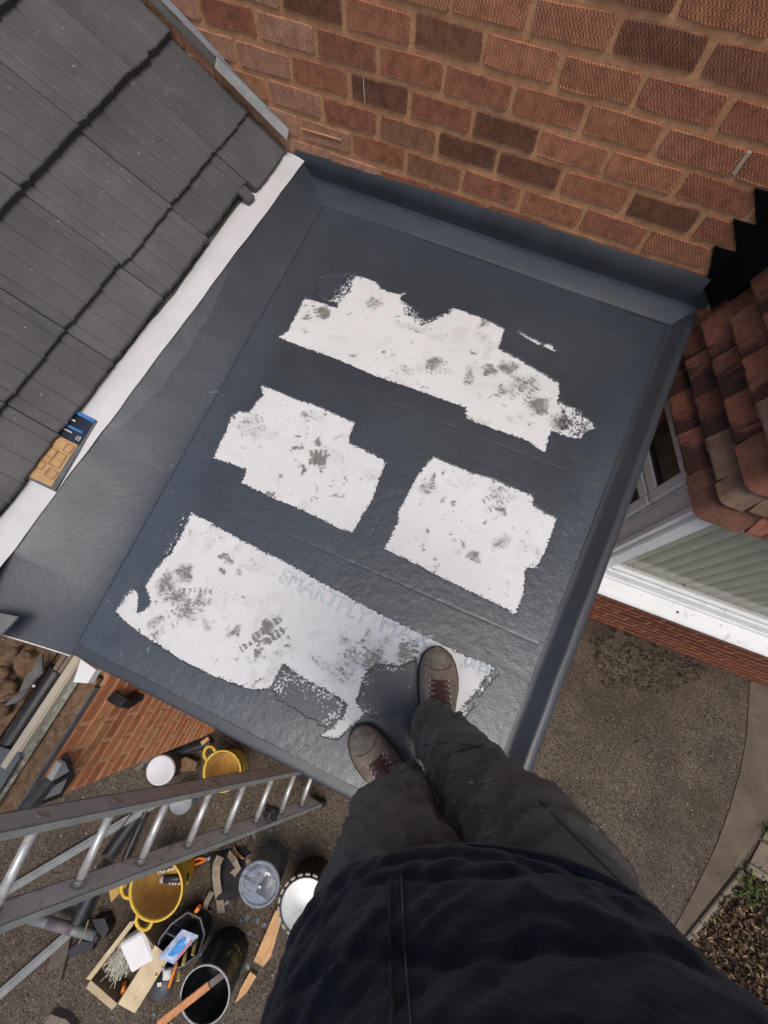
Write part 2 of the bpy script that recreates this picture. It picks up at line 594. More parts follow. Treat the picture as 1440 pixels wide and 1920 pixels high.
# ================================================================= flat roof
roof = thing('flat_roof', (.5, -1.0, 0), 'flat porch roof of white boards half coated in dark grey resin', 'flat roof')
FR_Y = lambda x: -2.062 + (x + .175) * .033 + .004       # front edge line
CRX = lambda y: -.355 + (y + .055) / (-2.0) * .185        # crease against the left slope
X_IN = 1.148                                               # foot of the right kerb

def P(pts, sc=1.0, off=(0, 0)):
    return np.array([tuple(at(off[0] + u / sc, off[1] + v / sc, 0))[:2] for u, v in pts])

PATCH = [
    P([(520, 633), (539, 619), (570, 558), (600, 566), (631, 575), (640, 552), (654, 530), (664, 516), (685, 520), (707, 530), (714, 541), (730, 547), (747, 551),
       (766, 548), (753, 557), (758, 570), (763, 582), (778, 596), (792, 607), (812, 598), (829, 590), (848, 577), (870, 583), (891, 591), (920, 603), (947, 617),
       (940, 640), (936, 654), (971, 671), (1004, 692), (1047, 716), (1051, 735), (1046, 752), (1060, 762), (1075, 778), (1089, 787), (1104, 784), (1117, 803),
       (1098, 812), (1087, 825), (1063, 813), (1035, 810), (1023, 851), (981, 825), (925, 806), (872, 785), (871, 766), (820, 747), (773, 730), (716, 711), (622, 671), (560, 650)]),
    P([(962, 619), (978, 624), (1018, 645), (1034, 646), (1051, 667), (1030, 656), (1005, 646), (985, 634)]),
    P([(400, 860), (410, 832), (422, 810), (433, 780), (447, 770), (467, 772), (480, 752), (492, 742), (487, 720), (507, 727), (550, 745), (600, 762), (635, 778), (667, 792), (660, 812),
       (655, 830), (700, 850), (727, 865), (712, 900), (700, 935), (678, 972), (662, 1000), (635, 992), (600, 973), (565, 957), (505, 932), (452, 907), (460, 882), (430, 870)]),
    P([(812, 855), (850, 872), (885, 886), (925, 897), (965, 915), (1000, 930), (1000, 947), (1022, 960), (1045, 972), (1036, 1000), (1027, 1025), (1007, 1067), (987, 1065), (982, 1120), (967, 1155),
       (935, 1137), (900, 1120), (865, 1102), (830, 1085), (775, 1058), (720, 1030), (733, 1002), (745, 975), (745, 960), (765, 922), (785, 885)]),
    P([(358, 959), (394, 978), (448, 1009), (524, 1047), (605, 1091), (696, 1141), (750, 1168), (803, 1194), (862, 1222), (923, 1251), (905, 1280), (886, 1308), (872, 1322), (859, 1336), (842, 1345),
       (812, 1335), (800, 1300), (784, 1262), (779, 1236), (760, 1243), (747, 1249), (726, 1246), (706, 1246), (690, 1258), (681, 1274), (676, 1290), (674, 1301), (668, 1318), (688, 1332), (678, 1347),
       (655, 1366), (633, 1388), (612, 1384), (598, 1380), (612, 1369), (628, 1356), (643, 1343), (650, 1322), (633, 1308), (597, 1288), (560, 1267), (532, 1246), (518, 1270), (507, 1290), (485, 1293), (467, 1293),
       (433, 1282), (398, 1267), (364, 1251), (340, 1240), (318, 1225), (292, 1208), (265, 1190), (238, 1168), (215, 1148), (222, 1136), (228, 1129), (236, 1114), (246, 1104), (256, 1106), (261, 1118), (257, 1150), (268, 1146), (283, 1129), (272, 1099),
       (290, 1070), (310, 1045), (330, 1018), (345, 988)]),
]
SPECK = [   # outline, how much of it the roller covered
    (P([(532, 1246), (560, 1267), (600, 1289), (636, 1310), (650, 1322), (640, 1345), (612, 1369), (592, 1356), (560, 1336), (520, 1312), (507, 1290)]), .80),
    (P([(684, 1270), (708, 1246), (750, 1250), (778, 1240), (790, 1290), (770, 1330), (730, 1350), (690, 1345), (668, 1322)]), .98),
    (P([(1046, 752), (1090, 770), (1110, 800), (1080, 826), (1035, 812), (1045, 780)]), .66),
    (P([(590, 520), (668, 512), (660, 548), (632, 572), (596, 562)]), .90),
    (P([(745, 555), (775, 575), (800, 600), (848, 580), (850, 588), (792, 610), (755, 592)]), .82),
    (P([(860, 1330), (886, 1308), (892, 1326), (868, 1352)]), .82),
    (P([(320, 1040), (345, 985), (352, 960), (342, 965), (322, 1010), (300, 1048)]), .84),
    (P([(925, 1250), (890, 1305), (900, 1312), (934, 1262)]), .86),
]

def seg_sd(X, Y, poly):
    d = np.full(X.shape, 1e9)
    ins = np.zeros(X.shape, bool)
    n = len(poly)
    for i in range(n):
        ax, ay = poly[i]
        bx, by = poly[(i + 1) % n]
        ex, ey = bx - ax, by - ay
        t = np.clip(((X - ax) * ex + (Y - ay) * ey) / (ex * ex + ey * ey + 1e-12), 0, 1)
        d = np.minimum(d, (X - ax - t * ex) ** 2 + (Y - ay - t * ey) ** 2)
        c = ((ay > Y) != (by > Y)) & (X < (bx - ax) * (Y - ay) / (by - ay + 1e-12) + ax)
        ins ^= c
    d = np.sqrt(d)
    return np.where(ins, -d, d)

ST = .0027
gx = np.arange(-.40, X_IN + ST, ST)
gy = np.arange(-2.10, -.03, ST)
GX, GY = np.meshgrid(gx, gy)
sd = np.full(GX.shape, 1e9)
for p in PATCH:
    sd = np.minimum(sd, seg_sd(GX, GY, p))
ragg = (vnoise(GX, GY, .011, 1) * .0010 + vnoise(GX, GY, .0045, 2) * .0012 + vnoise(GX, GY, .05, 3) * .0012)
fld = sd + ragg
for p, bias in SPECK:                        # thinly rolled places: the film is on the boards, not in the thick coat
    fld = np.minimum(fld, seg_sd(GX, GY, p) + .003 + .006 * vnoise(GX, GY, .014, 61) + .004 * vnoise(GX, GY, .005, 62))
front = FR_Y(GX)
inside = (GY > front) & (GX > CRX(GY)) & (GX < X_IN)
keepv = (fld > 0)
cell = keepv[:-1, :-1].astype(int) + keepv[1:, :-1] + keepv[:-1, 1:] + keepv[1:, 1:] >= 2
cin = inside[:-1, :-1] & inside[1:, :-1] & inside[:-1, 1:] & inside[1:, 1:]
cell &= cin
nxg = len(gx)
jj, ii = np.nonzero(cell)
quads = np.stack([jj * nxg + ii, jj * nxg + ii + 1, (jj + 1) * nxg + ii + 1, (jj + 1) * nxg + ii], 1)
ZC = .0014 + .0004 * vnoise(GX, GY, .05, 21) + .0003 * vnoise(GX, GY, .017, 22) + .0006 * vnoise(GX, GY, .35, 23)
# seams of the boards telegraph through the coat as shallow steps, tape overlaps as low ridges
for (u0, v0, u1, v1) in ((430, 640, 1060, 882), (340, 915, 1010, 1208), (762, 872, 694, 1008), (735, 495, 1020, 600)):
    a, b = at(u0, v0, 0), at(u1, v1, 0)
    ex, ey = b.x - a.x, b.y - a.y
    L = math.hypot(ex, ey)
    t = ((GX - a.x) * ex + (GY - a.y) * ey) / L
    o = ((GX - a.x) * -ey + (GY - a.y) * ex) / L + .0015 * vnoise(GX, GY, .12, 31)
    on = (t > 0) & (t < L)
    ZC = ZC - np.where(on, .0007 * np.exp(-(o / .0032) ** 2), 0)
verts = np.stack([GX.ravel(), GY.ravel(), ZC.ravel()], 1)
used = np.unique(quads)
remap = np.full(len(verts), -1)
remap[used] = np.arange(len(used))
q2 = remap[quads]
V = verts[used]
# skirt down to the boards where the coat ends
edges = {}
cnt = {}
E1 = np.concatenate([q2[:, [0, 1]], q2[:, [1, 2]], q2[:, [2, 3]], q2[:, [3, 0]]])
key = np.sort(E1, 1)
kk = key[:, 0].astype(np.int64) * len(V) + key[:, 1]
uq, inv, cn = np.unique(kk, return_inverse=True, return_counts=True)
be = E1[cn[inv] == 1]
bv = np.unique(be)
low = {int(v): len(V) + i for i, v in enumerate(bv)}
Vl = V[bv].copy()
Vl[:, 2] = -.0004
faces = [tuple(q) for q in q2.tolist()] + [(int(b), int(a), low[int(a)], low[int(b)]) for a, b in be.tolist()]
me = meshdata("resin_coat", np.concatenate([V, Vl]).tolist(), faces, M_COAT, True)
VA = np.concatenate([V, Vl])
bd = np.minimum(np.minimum(VA[:, 0] - CRX(VA[:, 1]), X_IN - VA[:, 0]), VA[:, 1] - FR_Y(VA[:, 0]))
bd = np.clip(1 - (bd - .06 + .03 * vnoise(VA[:, 0], VA[:, 1], .09, 33)) / .10, 0, 1) * np.clip((-VA[:, 1] - .25) / .5, .25, 1)
ba = me.attributes.new('border', 'FLOAT', 'POINT')
ba.data.foreach_set('value', bd.astype(np.float32))
link('resin_coat', me, roof)

# the boards
SMUDGE = [  # u, v, radius (px), strength
    (606, 585, 26, .9), (700, 568, 22, .75), (812, 680, 26, .85), (760, 690, 24, .6), (958, 648, 26, .9), (910, 606, 24, .8), (880, 705, 30, .75), (918, 695, 20, .9),
    (955, 690, 30, .85), (985, 720, 40, .7), (1010, 760, 30, .9), (1050, 790, 30, .9), (940, 730, 22, .7), (660, 665, 12, .7), (720, 662, 8, .9), (905, 790, 18, .6), (640, 640, 40, .35),
    (468, 790, 26, .45), (480, 815, 22, .55), (560, 840, 14, .95), (600, 862, 20, 1.05), (565, 880, 14, .9), (525, 893, 12, .7), (595, 830, 14, .8), (570, 780, 12, .7), (635, 820, 16, .6), (590, 915, 12, .7),
    (800, 915, 26, .65), (930, 925, 26, .6), (940, 958, 18, .8), (890, 1045, 16, .9), (940, 1015, 24, .65), (870, 900, 20, .4), (960, 880, 16, .4), (845, 1000, 8, .8), (868, 1015, 8, .8),
    (425, 1048, 20, .8), (452, 1068, 14, .7), (345, 1075, 22, .85), (310, 1095, 30, .8), (330, 1120, 30, .8), (345, 1150, 30, .75), (375, 1130, 30, .7), (390, 1170, 24, .7), (290, 1165, 16, .7), (440, 1185, 16, .8),
    (500, 1170, 16, .95), (503, 1180, 12, 1.0), (494, 1200, 12, .9), (484, 1218, 12, .9), (480, 1232, 10, .9), (520, 1225, 14, .6), (650, 1200, 18, .7), (640, 1260, 34, .6), (655, 1235, 40, .6), (700, 1230, 34, .8), (590, 1190, 20, .5),
    (720, 1205, 20, .6), (760, 1225, 24, .8), (870, 1240, 26, .45), (900, 1262, 20, .5), (545, 1110, 30, .25), (620, 1150, 30, .25), (420, 1110, 60, .35), (560, 1210, 70, .25),
]
SMUDGE2 = [(u, v, r, s, rng.uniform(0, 3.14), rng.uniform(.5, 1.0)) for u, v, r, s in SMUDGE]
for _ in range(210):                       # small scuffs and boot marks all over
    bx = [(560, 580, 1040, 800), (430, 760, 690, 960), (740, 880, 1020, 1120), (240, 1000, 860, 1300)][rng.integers(4)]
    SMUDGE2.append((rng.uniform(bx[0], bx[2]), rng.uniform(bx[1], bx[3]), rng.uniform(3, 10), rng.uniform(.55, .95), rng.uniform(0, 3.14), rng.uniform(.2, .8)))
TREADS = [(494, 1196, 1.15, 9, 1.0), (596, 858, .4, 4, .95), (932, 936, 1.0, 7, .62), (472, 800, .8, 6, .6), (765, 1236, 1.9, 7, .85), (360, 1120, .5, 8, .7), (985, 735, 1.2, 7, .7), (655, 1240, 1.4, 8, .66), (585, 585, 2.4, 5, .7), (820, 690, .6, 5, .6), (305, 1170, 1.0, 6, .62)]
def board(name_pts, label=None):
    xs, ys = [p[0] for p in name_pts], [p[1] for p in name_pts]
    x0, x1, y0, y1 = min(xs), max(xs), min(ys), max(ys)
    st = .005
    nx, ny = int((x1 - x0) / st) + 1, int((y1 - y0) / st) + 1
    ax, ay = np.linspace(x0, x1, nx), np.linspace(y0, y1, ny)
    BX, BY = np.meshgrid(ax, ay)
    # straight edges of the true quad
    q = np.array(name_pts)
    u = (BX - x0) / (x1 - x0)
    v = (BY - y0) / (y1 - y0)
    PX = (1 - u) * (1 - v) * q[0, 0] + u * (1 - v) * q[1, 0] + u * v * q[2, 0] + (1 - u) * v * q[3, 0]
    PY = (1 - u) * (1 - v) * q[0, 1] + u * (1 - v) * q[1, 1] + u * v * q[2, 1] + (1 - u) * v * q[3, 1]
    d = np.full(PX.shape, .17) + .15 * vnoise(PX, PY, .12, 41) + .06 * vnoise(PX, PY, .03, 42)
    WX = PX + .012 * vnoise(PX, PY, .022, 43) + .006 * vnoise(PX, PY, .009, 44)
    WY = PY + .012 * vnoise(PX, PY, .024, 45) + .006 * vnoise(PX, PY, .010, 46)
    for (uu, vv, rr, s, a, k) in SMUDGE2:
        c = at(uu, vv, 0)
        rad = rr * .0017
        ex, ey = WX - c.x, WY - c.y
        q = (ex * math.cos(a) + ey * math.sin(a)) / rad
        w = (-ex * math.sin(a) + ey * math.cos(a)) / (rad * k)
        d = np.maximum(d, s * np.exp(-(q * q + w * w) ** 1.4))
    d = np.maximum(d, (.30 + .25 * vnoise(PX, PY, .03, 47)) * np.exp(-(np.minimum(0, -.0) ** 2)) * (vnoise(PX, PY, .11, 48) > .25))
    sdb = np.full(PX.shape, 1e9)
    for p in PATCH:
        sdb = np.minimum(sdb, seg_sd(PX, PY, p))
    film = np.clip(1 + sdb / .016, 0, 1) ** 1.5 * (.88 + .3 * vnoise(PX, PY, .07, 54))
    for p, cov in SPECK:
        q = seg_sd(PX, PY, p)
        film = np.where(q < 0, np.where(sdb < -.012, np.minimum(cov, np.clip(-q / .012, 0, 1) * cov), cov - .16 + .62 * np.clip(sdb / .055, -.2, 1) + .35 * np.clip(1 + q / .010, 0, 1)) + .20 * vnoise(PX, PY, .03, 52), film)
    for (tu, tv, ang, nrow, st_) in TREADS:
        c = at(tu, tv, 0)
        ca, sa = math.cos(ang), math.sin(ang)
        ex, ey = (PX - c.x) * ca + (PY - c.y) * sa, -(PX - c.x) * sa + (PY - c.y) * ca
        bars = (np.abs(np.mod(ex / .017, 1) - .5) < .30) & (np.abs(ex) < .0085 * nrow) & (np.abs(ey) < .036 * (1 - .4 * (ex / (.0095 * nrow)) ** 2)) & (np.abs(np.abs(ey) - .018) < .013)
        d = np.where(bars & (vnoise(PX, PY, .03, 53) > -.35), np.maximum(d, st_), d)
    n = nx * ny
    top = np.stack([PX.ravel(), PY.ravel(), np.zeros(n)], 1)
    idx = np.arange(n).reshape(ny, nx)
    f = np.stack([idx[:-1, :-1], idx[:-1, 1:], idx[1:, 1:], idx[1:, :-1]], -1).reshape(-1, 4).tolist()
    per = idx[0, :].tolist() + idx[1:, -1].tolist() + idx[-1, -2::-1].tolist() + idx[-2:0:-1, 0].tolist()
    low = [(top[i][0], top[i][1], -.018) for i in per]
    b = n
    f += [(per[k], b + k, b + (k + 1) % len(per), per[(k + 1) % len(per)]) for k in range(len(per))]
    f.append(tuple(b + k for k in range(len(per)))[::-1])
    me = meshdata("board", top.tolist() + low, f, M_BOARD)
    at_ = me.attributes.new('dirt', 'FLOAT', 'POINT')
    at_.data.foreach_set('value', np.concatenate([d.ravel(), np.zeros(len(per))]).astype(np.float32))
    af = me.attributes.new('film', 'FLOAT', 'POINT')
    af.data.foreach_set('value', np.concatenate([film.ravel(), np.ones(len(per))]).astype(np.float32))
    o = link('board', me, roof)
    if label: o['label'] = label
    return o
ja, jb = at(430, 640, 0), at(1060, 882, 0)
ka, kb = at(340, 915, 0), at(1010, 1208, 0)
J1 = lambda x: ja.y + (x - ja.x) * (jb.y - ja.y) / (jb.x - ja.x)
J2 = lambda x: ka.y + (x - ka.x) * (kb.y - ka.y) / (kb.x - ka.x)
ma, mb = at(768, 860, 0), at(690, 1015, 0)
XMf = lambda y: ma.x + (y - ma.y) * (mb.x - ma.x) / (mb.y - ma.y)
LX, RX, gp = -.40, X_IN + .04, .0012
board([(LX, J1(LX) + gp), (RX, J1(RX) + gp), (RX, -.006), (LX, -.006)], 'rear white board nearest the house wall')
xm1, xm2 = XMf(J1(.7)), XMf(J2(.7))
board([(LX, J2(LX) + gp), (xm2 - gp, J2(xm2) + gp), (xm1 - gp, J1(xm1) - gp), (LX, J1(LX) - gp)], 'white board in the middle row beside the tiled roof')
board([(xm2 + gp, J2(xm2) + gp), (RX, J2(RX) + gp), (RX, J1(RX) - gp), (xm1 + gp, J1(xm1) - gp)], 'white board in the middle row beside the bay')
bd4 = board([(LX, FR_Y(LX) + .002), (RX, FR_Y(RX) + .002), (RX, J2(RX) - gp), (LX, J2(LX) - gp)], 'front white board with pale blue lettering')

def lettering(text, p0, p1, h, parent, mat, name='lettering', outline=.0021, z=.0004, normal=(0, 0, 1), font_shear=0.0, depth=.0005):
    cu = bpy.data.curves.new(name, 'FONT')
    cu.body = text
    cu.size = 1.0
    cu.shear = font_shear
    tmp = bpy.data.objects.new(name, cu)
    COL.objects.link(tmp)
    bpy.context.view_layer.update()
    w = max(tmp.dimensions.x, .01)
    hh = max(tmp.dimensions.y, .01)
    if outline:
        cu.fill_mode = 'NONE'
        cu.bevel_depth = outline / (h / hh)
        cu.bevel_resolution = 0
    else:
        cu.extrude = depth
    cu.resolution_u = 3
    dg = bpy.context.evaluated_depsgraph_get()
    me = bpy.data.meshes.new_from_object(tmp.evaluated_get(dg))
    bpy.data.objects.remove(tmp)
    p0, p1 = Vector(p0), Vector(p1)
    ex = (p1 - p0)
    sx = ex.length / w
    ex.normalize()
    nn = Vector(normal).normalized()
    ey = nn.cross(ex)
    M = Matrix((ex * sx, ey * (h / hh), nn * (.06 if outline else 1.0))).transposed().to_4x4()
    M.translation = p0 + nn * z
    me.transform(M)
    me.materials.clear()
    me.materials.append(mat)
    return link(name, me, parent)
lettering("SMARTPLY", at(520, 1088, 0), at(684, 1172, 0), .048, bd4, M_PRINT)
lettering("MAX", at(708, 1180, 0), at(800, 1217, 0), .044, bd4, M_PRINT)
lettering("OSB3", at(868, 1247, 0), at(915, 1266, 0), .030, bd4, M_PRINT)

# wall upstand with its fillet, kerb on the right, front drip edge, left slope
def prof_strip(name, prof, xa, xb, n, mat, fn=None):
    """extrude a (y,z) profile along x"""
    V, F = [], []
    for i in range(n + 1):
        x = xa + (xb - xa) * i / n
        for k, (y, z) in enumerate(prof):
            p = (x, y, z)
            V.append(fn(p, k) if fn else p)
    m = len(prof)
    for i in range(n):
        for k in range(m - 1):
            F.append((i * m + k, (i + 1) * m + k, (i + 1) * m + k + 1, i * m + k + 1))
    return mk(name, (V, F), mat, roof, True)
def wob(p, k):
    x, y, z = p
    return (x, y + .0004 * math.sin(x * 9 + k), z + .0005 * math.sin(x * 7 + k * 2))
prof_strip('corner_fillet', [(-.056, .0028), (-.050, .0042), (-.044, .0085), (-.015, .0425), (-.0105, .050), (-.0088, .060)], -.46, 1.19, 60, M_FILLET, wob)
def ups(p, k):
    x, y, z = p
    if k >= 2:
        z = .126 + .017 * (x + .47) / 1.0 - .007 * max(0, (x - .5)) + (.0012 * math.sin(x * 13) + .0012 * nz((x, 0, 0), 30) + .0014 * nz((x, 0, 0), 90)) * (1 if k == 2 else 1)
        if k == 3: y, z = .0005, z + .0015
    return (x, y, z)
prof_strip('wall_upstand', [(-.0080, .054), (-.0078, .09), (-.0076, .13), (.0, .13)], -.49, 1.215, 120, M_UPST, ups)

def kerb_profile(y):
    return [(X_IN - .012, .0036), (X_IN, .0048), (X_IN + .006, .0085), (X_IN + .032, .034), (X_IN + .036, .0378), (X_IN + .042, .0392), (X_IN + .056, .0378), (X_IN + .064, .033), (X_IN + .0685, .022), (X_IN + .069, -.09), (X_IN + .062, -.092)]
V, F = [], []
ny = 60
for j in range(ny + 1):
    y = -.012 + (FR_Y(1.2) - .008 + .012) * j / ny
    for (x, z) in kerb_profile(y):
        V.append((x + .0016 * math.sin(y * 5) + .0007 * math.sin(y * 31), y, z + .0012 * math.sin(y * 6 + 1)))
m = len(kerb_profile(0))
for j in range(ny):
    for k in range(m - 1):
        F.append((j * m + k, j * m + k + 1, (j + 1) * m + k + 1, (j + 1) * m + k))
mk('edge_kerb', (V, [f[::-1] for f in F]), M_TRIM, roof, True)

fl = [(x, FR_Y(x)) for x in np.linspace(-.175, X_IN + .07, 40)]
V, F = [], []
pf = [(.030, .0030), (.012, .0038), (.002, .0034), (-.004, .0004), (-.0055, -.010), (-.0055, -.075), (-.001, -.077)]
for (x, y) in fl:
    for (dy, z) in pf:
        V.append((x, y + dy + .0007 * math.sin(x * 24), z + .0006 * math.sin(x * 17)))
m = len(pf)
for i in range(len(fl) - 1):
    for k in range(m - 1):
        F.append((i * m + k, i * m + k + 1, (i + 1) * m + k + 1, (i + 1) * m + k))
mk('drip_edge', (V, F), M_TRIM, roof, True)

ZT = .100
UPX = lambda y: .7095 - 1.062 * (1.19147 - ZT)
def slope_pt(u, v):
    y = -.012 - v * 2.052
    xc = CRX(y) + .004
    xt = UPX(y) + .0016 * math.sin(y * 14) + .001 * math.sin(y * 41)
    # the front end carries on to the left as a loose flap
    k = max(0, (v - .90) / .10)
    yy = y - k * u * .075
    x = xc + (xt - xc) * u - k * u * .16
    z = .0036 + (ZT - .0036) * (u ** 1.45) - k * u * .02
    z += .0008 * nz((x, y, 0), 5) + .0003 * nz((x, y, 0), 40)
    return (x, yy, z)
mk('valley_slope', grid(slope_pt, 46, 200), M_COAT_LEFT, roof, True)
# white edge of the drip trim that shows along the flap
fp = [slope_pt(i / 14, 1.0) for i in range(15)]
mk('drip_trim', tube([(p[0], p[1] - .003, p[2] + .001) for p in fp], .0022, 6), M_WHITEPVC, roof, True)
def raw_pt(u, v):
    y = -.62 - v * .80
    w = .010 + .040 * math.sin(v * math.pi) ** .8 * (1 + .10 * math.sin(v * 31) + .10 * nz((v, 0, 0), 40))
    t = u * w / .2
    p = slope_pt(1 - .012 - t, (-.012 - y) / 2.052)
    return (p[0], p[1], p[2] + .0007)
mk('glass_mat_band', grid(raw_pt, 12, 90), M_RAWGLASS, roof, True)
# deck thickness, joists and the fascia below
mk('deck_panel', slab([(-.24, FR_Y(-.2) + .02), (X_IN + .06, FR_Y(1.2) + .02), (X_IN + .06, -.004), (-.24, -.004)], -.09, -.0195), M_WHITEPVC, roof)  # unseen underside, made white to bounce light onto the window frames
pw = mk('porch_wall', xf(cbox(1.36, .1, 1.96, .004), Matrix.Translation((.50, -.30, -1.072))), M_FARBRICK)
tag(pw, 'brick porch wall recessed under the back of the flat roof', 'wall')

# ================================================================= tiled roof on the left
TH = math.radians(30)
RO = Vector((-.530, 0, .130))
RU = Vector((-math.cos(TH), 0, math.sin(TH)))
RN = Vector((math.sin(TH), 0, math.cos(TH)))
troof = thing('tiled_roof', (-.9, -1.0, .2), 'pitched roof of dark grey interlocking concrete tiles beside the flat roof', 'tiled roof')
def tile_mesh(seed, length=.40, w=.3035, th=.025):
    r = np.random.default_rng(seed)
    # profile across: v from 0 (joint) to w ; pans with soft grooves
    gs = [.0, .042, .116, .188, .270]
    vs = sorted(set([0, .003] + [x for q in gs[1:] for x in (q - .007, q - .0025, q + .0025, q + .007)] + [w - .003, w]))
    def h(v):
        z = 0
        for q in gs[1:]:
            z -= .0042 * math.exp(-((v - q) / .0045) ** 2)
        e = [0] + gs[1:] + [w]
        for a, b in zip(e, e[1:]):
            if a <= v <= b:
                z += .0
        if v < .002 or v > w - .002: z -= .003
        return z
    jit = [r.normal(0, .0014) for _ in vs]
    V, F = [], []
    n = len(vs)
    rows = [0.0, .004, .012, length]
    for k, s in enumerate(rows):
        for i, v in enumerate(vs):
            e = (.0028 * math.sin(v * 2 * math.pi / .0675 + 1) + jit[i]) if k < 2 else 0
            drop = -.003 if k == 0 else 0
            # local: x up the slope, y along the course, z off the roof
            V.append((s + e, v, h(v) + drop - (th * 1.02) * s / .305))
    for k in range(len(rows) - 1):
        for i in range(n - 1):
            F.append((k * n + i, (k + 1) * n + i, (k + 1) * n + i + 1, k * n + i + 1))
    b = len(V)
    for i, v in enumerate(vs):
        V.append((V[i][0] + .001, v, h(v) - th - .003))
    for i in range(n - 1):
        F.append((b + i, i, i + 1, b + i + 1))
    # sides
    V.append((length, 0, -th - th * 1.02 * length / .305)); V.append((length, w, -th - th * 1.02 * length / .305))
    F.append((b, b + n, 3 * n, 2 * n, n, 0))
    F.append((b + n - 1, n - 1, 2 * n - 1, 3 * n - 1, 4 * n - 1, b + n + 1))
    return meshdata("roof_tile", V, [f[::-1] for f in F], M_TILE)
TM = [tile_mesh(i) for i in range(5)]
RM = Matrix((RU, Vector((0, 1, 0)), RU.cross(Vector((0, 1, 0))))).transposed().to_4x4()
if (RM.to_3x3() @ Vector((0, 0, 1))).z < 0:
    RM = Matrix((RU, Vector((0, 1, 0)), -RU.cross(Vector((0, 1, 0))))).transposed().to_4x4()
EAVE = {0: -.010, 1: .032, 2: .020, 3: .020, 4: .014, 5: .012, 6: .014}
for row in range(6):
    for c in range(8):
        y1 = -.253 - .3055 * (c - 1)             # upper y of the tile
        s = (-.145 + .305 * row) + .16 if row else EAVE.get(c, 0)
        if row: s = .16 + .305 * (row - 1) + rng.normal(0, .0025)
        if row == 0 and c > 6: continue
        M = Matrix.Translation(RO + RU * s + Vector((0, y1 - .3035, 0)) + RN * (rng.normal(0, .0008) - (.007 if row == 0 else 0))) @ RM @ Matrix.Rotation(rng.normal(0, .0025), 4, 'Z')
        me = TM[rng.integers(5)]
        if c == 0:
            # cut tile against the wall: narrower copy
            key = 'cut'
            M = Matrix.Translation(RO + RU * s + Vector((0, -.252, 0))) @ RM @ Matrix.Scale(.78, 4, (0, 1, 0))
        link('roof_tile', me, troof, M)
mk('roof_tile_upper_courses', xf(cbox(1.6, 2.7, .05, .004), Matrix.Translation(RO + RU * 2.55 + Vector((0, -1.36, 0)) - RN * .02) @ RM), M_TILE, troof)
# the stub of a broken tile at the eave
bt = at(462, 366, .128)
mk('tile_fragment', xf(cbox(.050, .042, .018, .003), Matrix.Translation(bt) @ RM @ Matrix.Rotation(.1, 4, 'Z')), M_TILE, troof)
# roof body under the tiles, felt support tray at the eave, then the white membrane
mk('roof_deck', xf(cbox(3.2, 2.28, .02, .002), Matrix.Translation(RO + RU * 1.66 + Vector((0, -1.145, 0)) - RN * .075) @ RM), M_WOOD_DARK, troof)
def tray(u, v):
    y = -.02 - 2.04 * v
    x = -.535 - .16 * (1 - u) + .018 * (max(0, v - .55) / .45) * u
    return (x, y, .094 + .30 * (-.53 - x) * .9 + .002 * math.sin(y * 21))
mk('felt_support_tray', grid(tray, 6, 60), simple("felt_tray", lin(66, 64, 62), lin(88, 84, 80), 12, .8, .3), troof, True)
def memb(u, v):
    y = -.008 - 2.20 * v
    xo = .7095 - 1.062 * (1.19147 - .103) + .0014 * math.sin(y * 13) + .001 * math.sin(y * 37)
    bulge = .030 * math.exp(-((y + .78) / .16) ** 2) + .02 * math.exp(-((y + 1.5) / .2) ** 2) + .012 * math.sin(y * 6)
    xi = -.560 + .6 * min(0, bulge - .03)
    x = xi + (xo - xi) * u
    z = .1035 + .005 * math.sin(u * 3.1) * (1 + .6 * math.sin(y * 8)) + .0012 * nz((x, y, 0), 18) - .010 * max(0, .35 - u)
    if v < .03:
        z += (1 - v / .03) * .012 * (1 - u)
    return (x, y, z)
mb_ = mk('white_membrane', grid(memb, 18, 150), M_MEMB, None, True)
tag(mb_, 'white membrane strip lying along the eave between grey tiles and flat roof', 'membrane')
# pieces along the house wall: grey cover flashing and the white strip tucked behind
def wallp(u, v, off=.004):
    p = aty(u, v, -off)
    return p
fl1 = [wallp(438, 165, .03), wallp(545, 238, .03), wallp(539, 270, .045), wallp(455, 188, .05)]
def sheet(name, pts, th, mat, parent, lab=None):
    n = len(pts)
    c = (pts[1] - pts[0]).cross(pts[2] - pts[0]).normalized()
    V = [tuple(p) for p in pts] + [tuple(p - c * th) for p in pts]
    F = [tuple(range(n)), tuple(range(n, 2 * n))[::-1]] + [(i, n + i, n + (i + 1) % n, (i + 1) % n) for i in range(n)]
    return mk(name, (V, F), mat, parent)
flash = thing('cover_flashing', fl1[1], 'grey metal cover flashing with white strip behind, between tiles and house wall', 'flashing')
d_up = Vector((-.93, 0, .424)) - Vector((-.494, 0, .19))
d_up.normalize()
b0 = Vector((-.497, 0, .183))
mk('cover_and_shade_strip', join(
    grid(lambda u, v: tuple(b0 + d_up * (v * .30 - .0) + Vector((0, -.006 - .030 * (1 - u), -.020 * (1 - u) - .0)) + Vector((0, 0, .006))), 4, 8),
    bar(b0 + Vector((0, -.006, .004)), b0 + d_up * .30 + Vector((0, -.006, .004)), .006, .004, .001)), M_LEAD, flash)
mk('cover_and_shade_strip', grid(lambda u, v: tuple(b0 + d_up * (.28 + v * 1.3) + Vector((0, -.005 - .012 * (1 - u), -.016 * (1 - u) - .012))), 4, 8), simple("dark_gap_shade", lin(62, 60, 60), lin(78, 76, 76), 8, .7), flash)  # dark strip standing in for the shadow line between tiles and wall
mk('white_strip', grid(lambda u, v: tuple(b0 + d_up * (.13 + v * 1.4) + Vector((0, -.0035 - .003 * u, -.006 + .030 * u * (math.sin(min(1, v * 5) * 1.5))))), 3, 20), M_MEMB, flash)
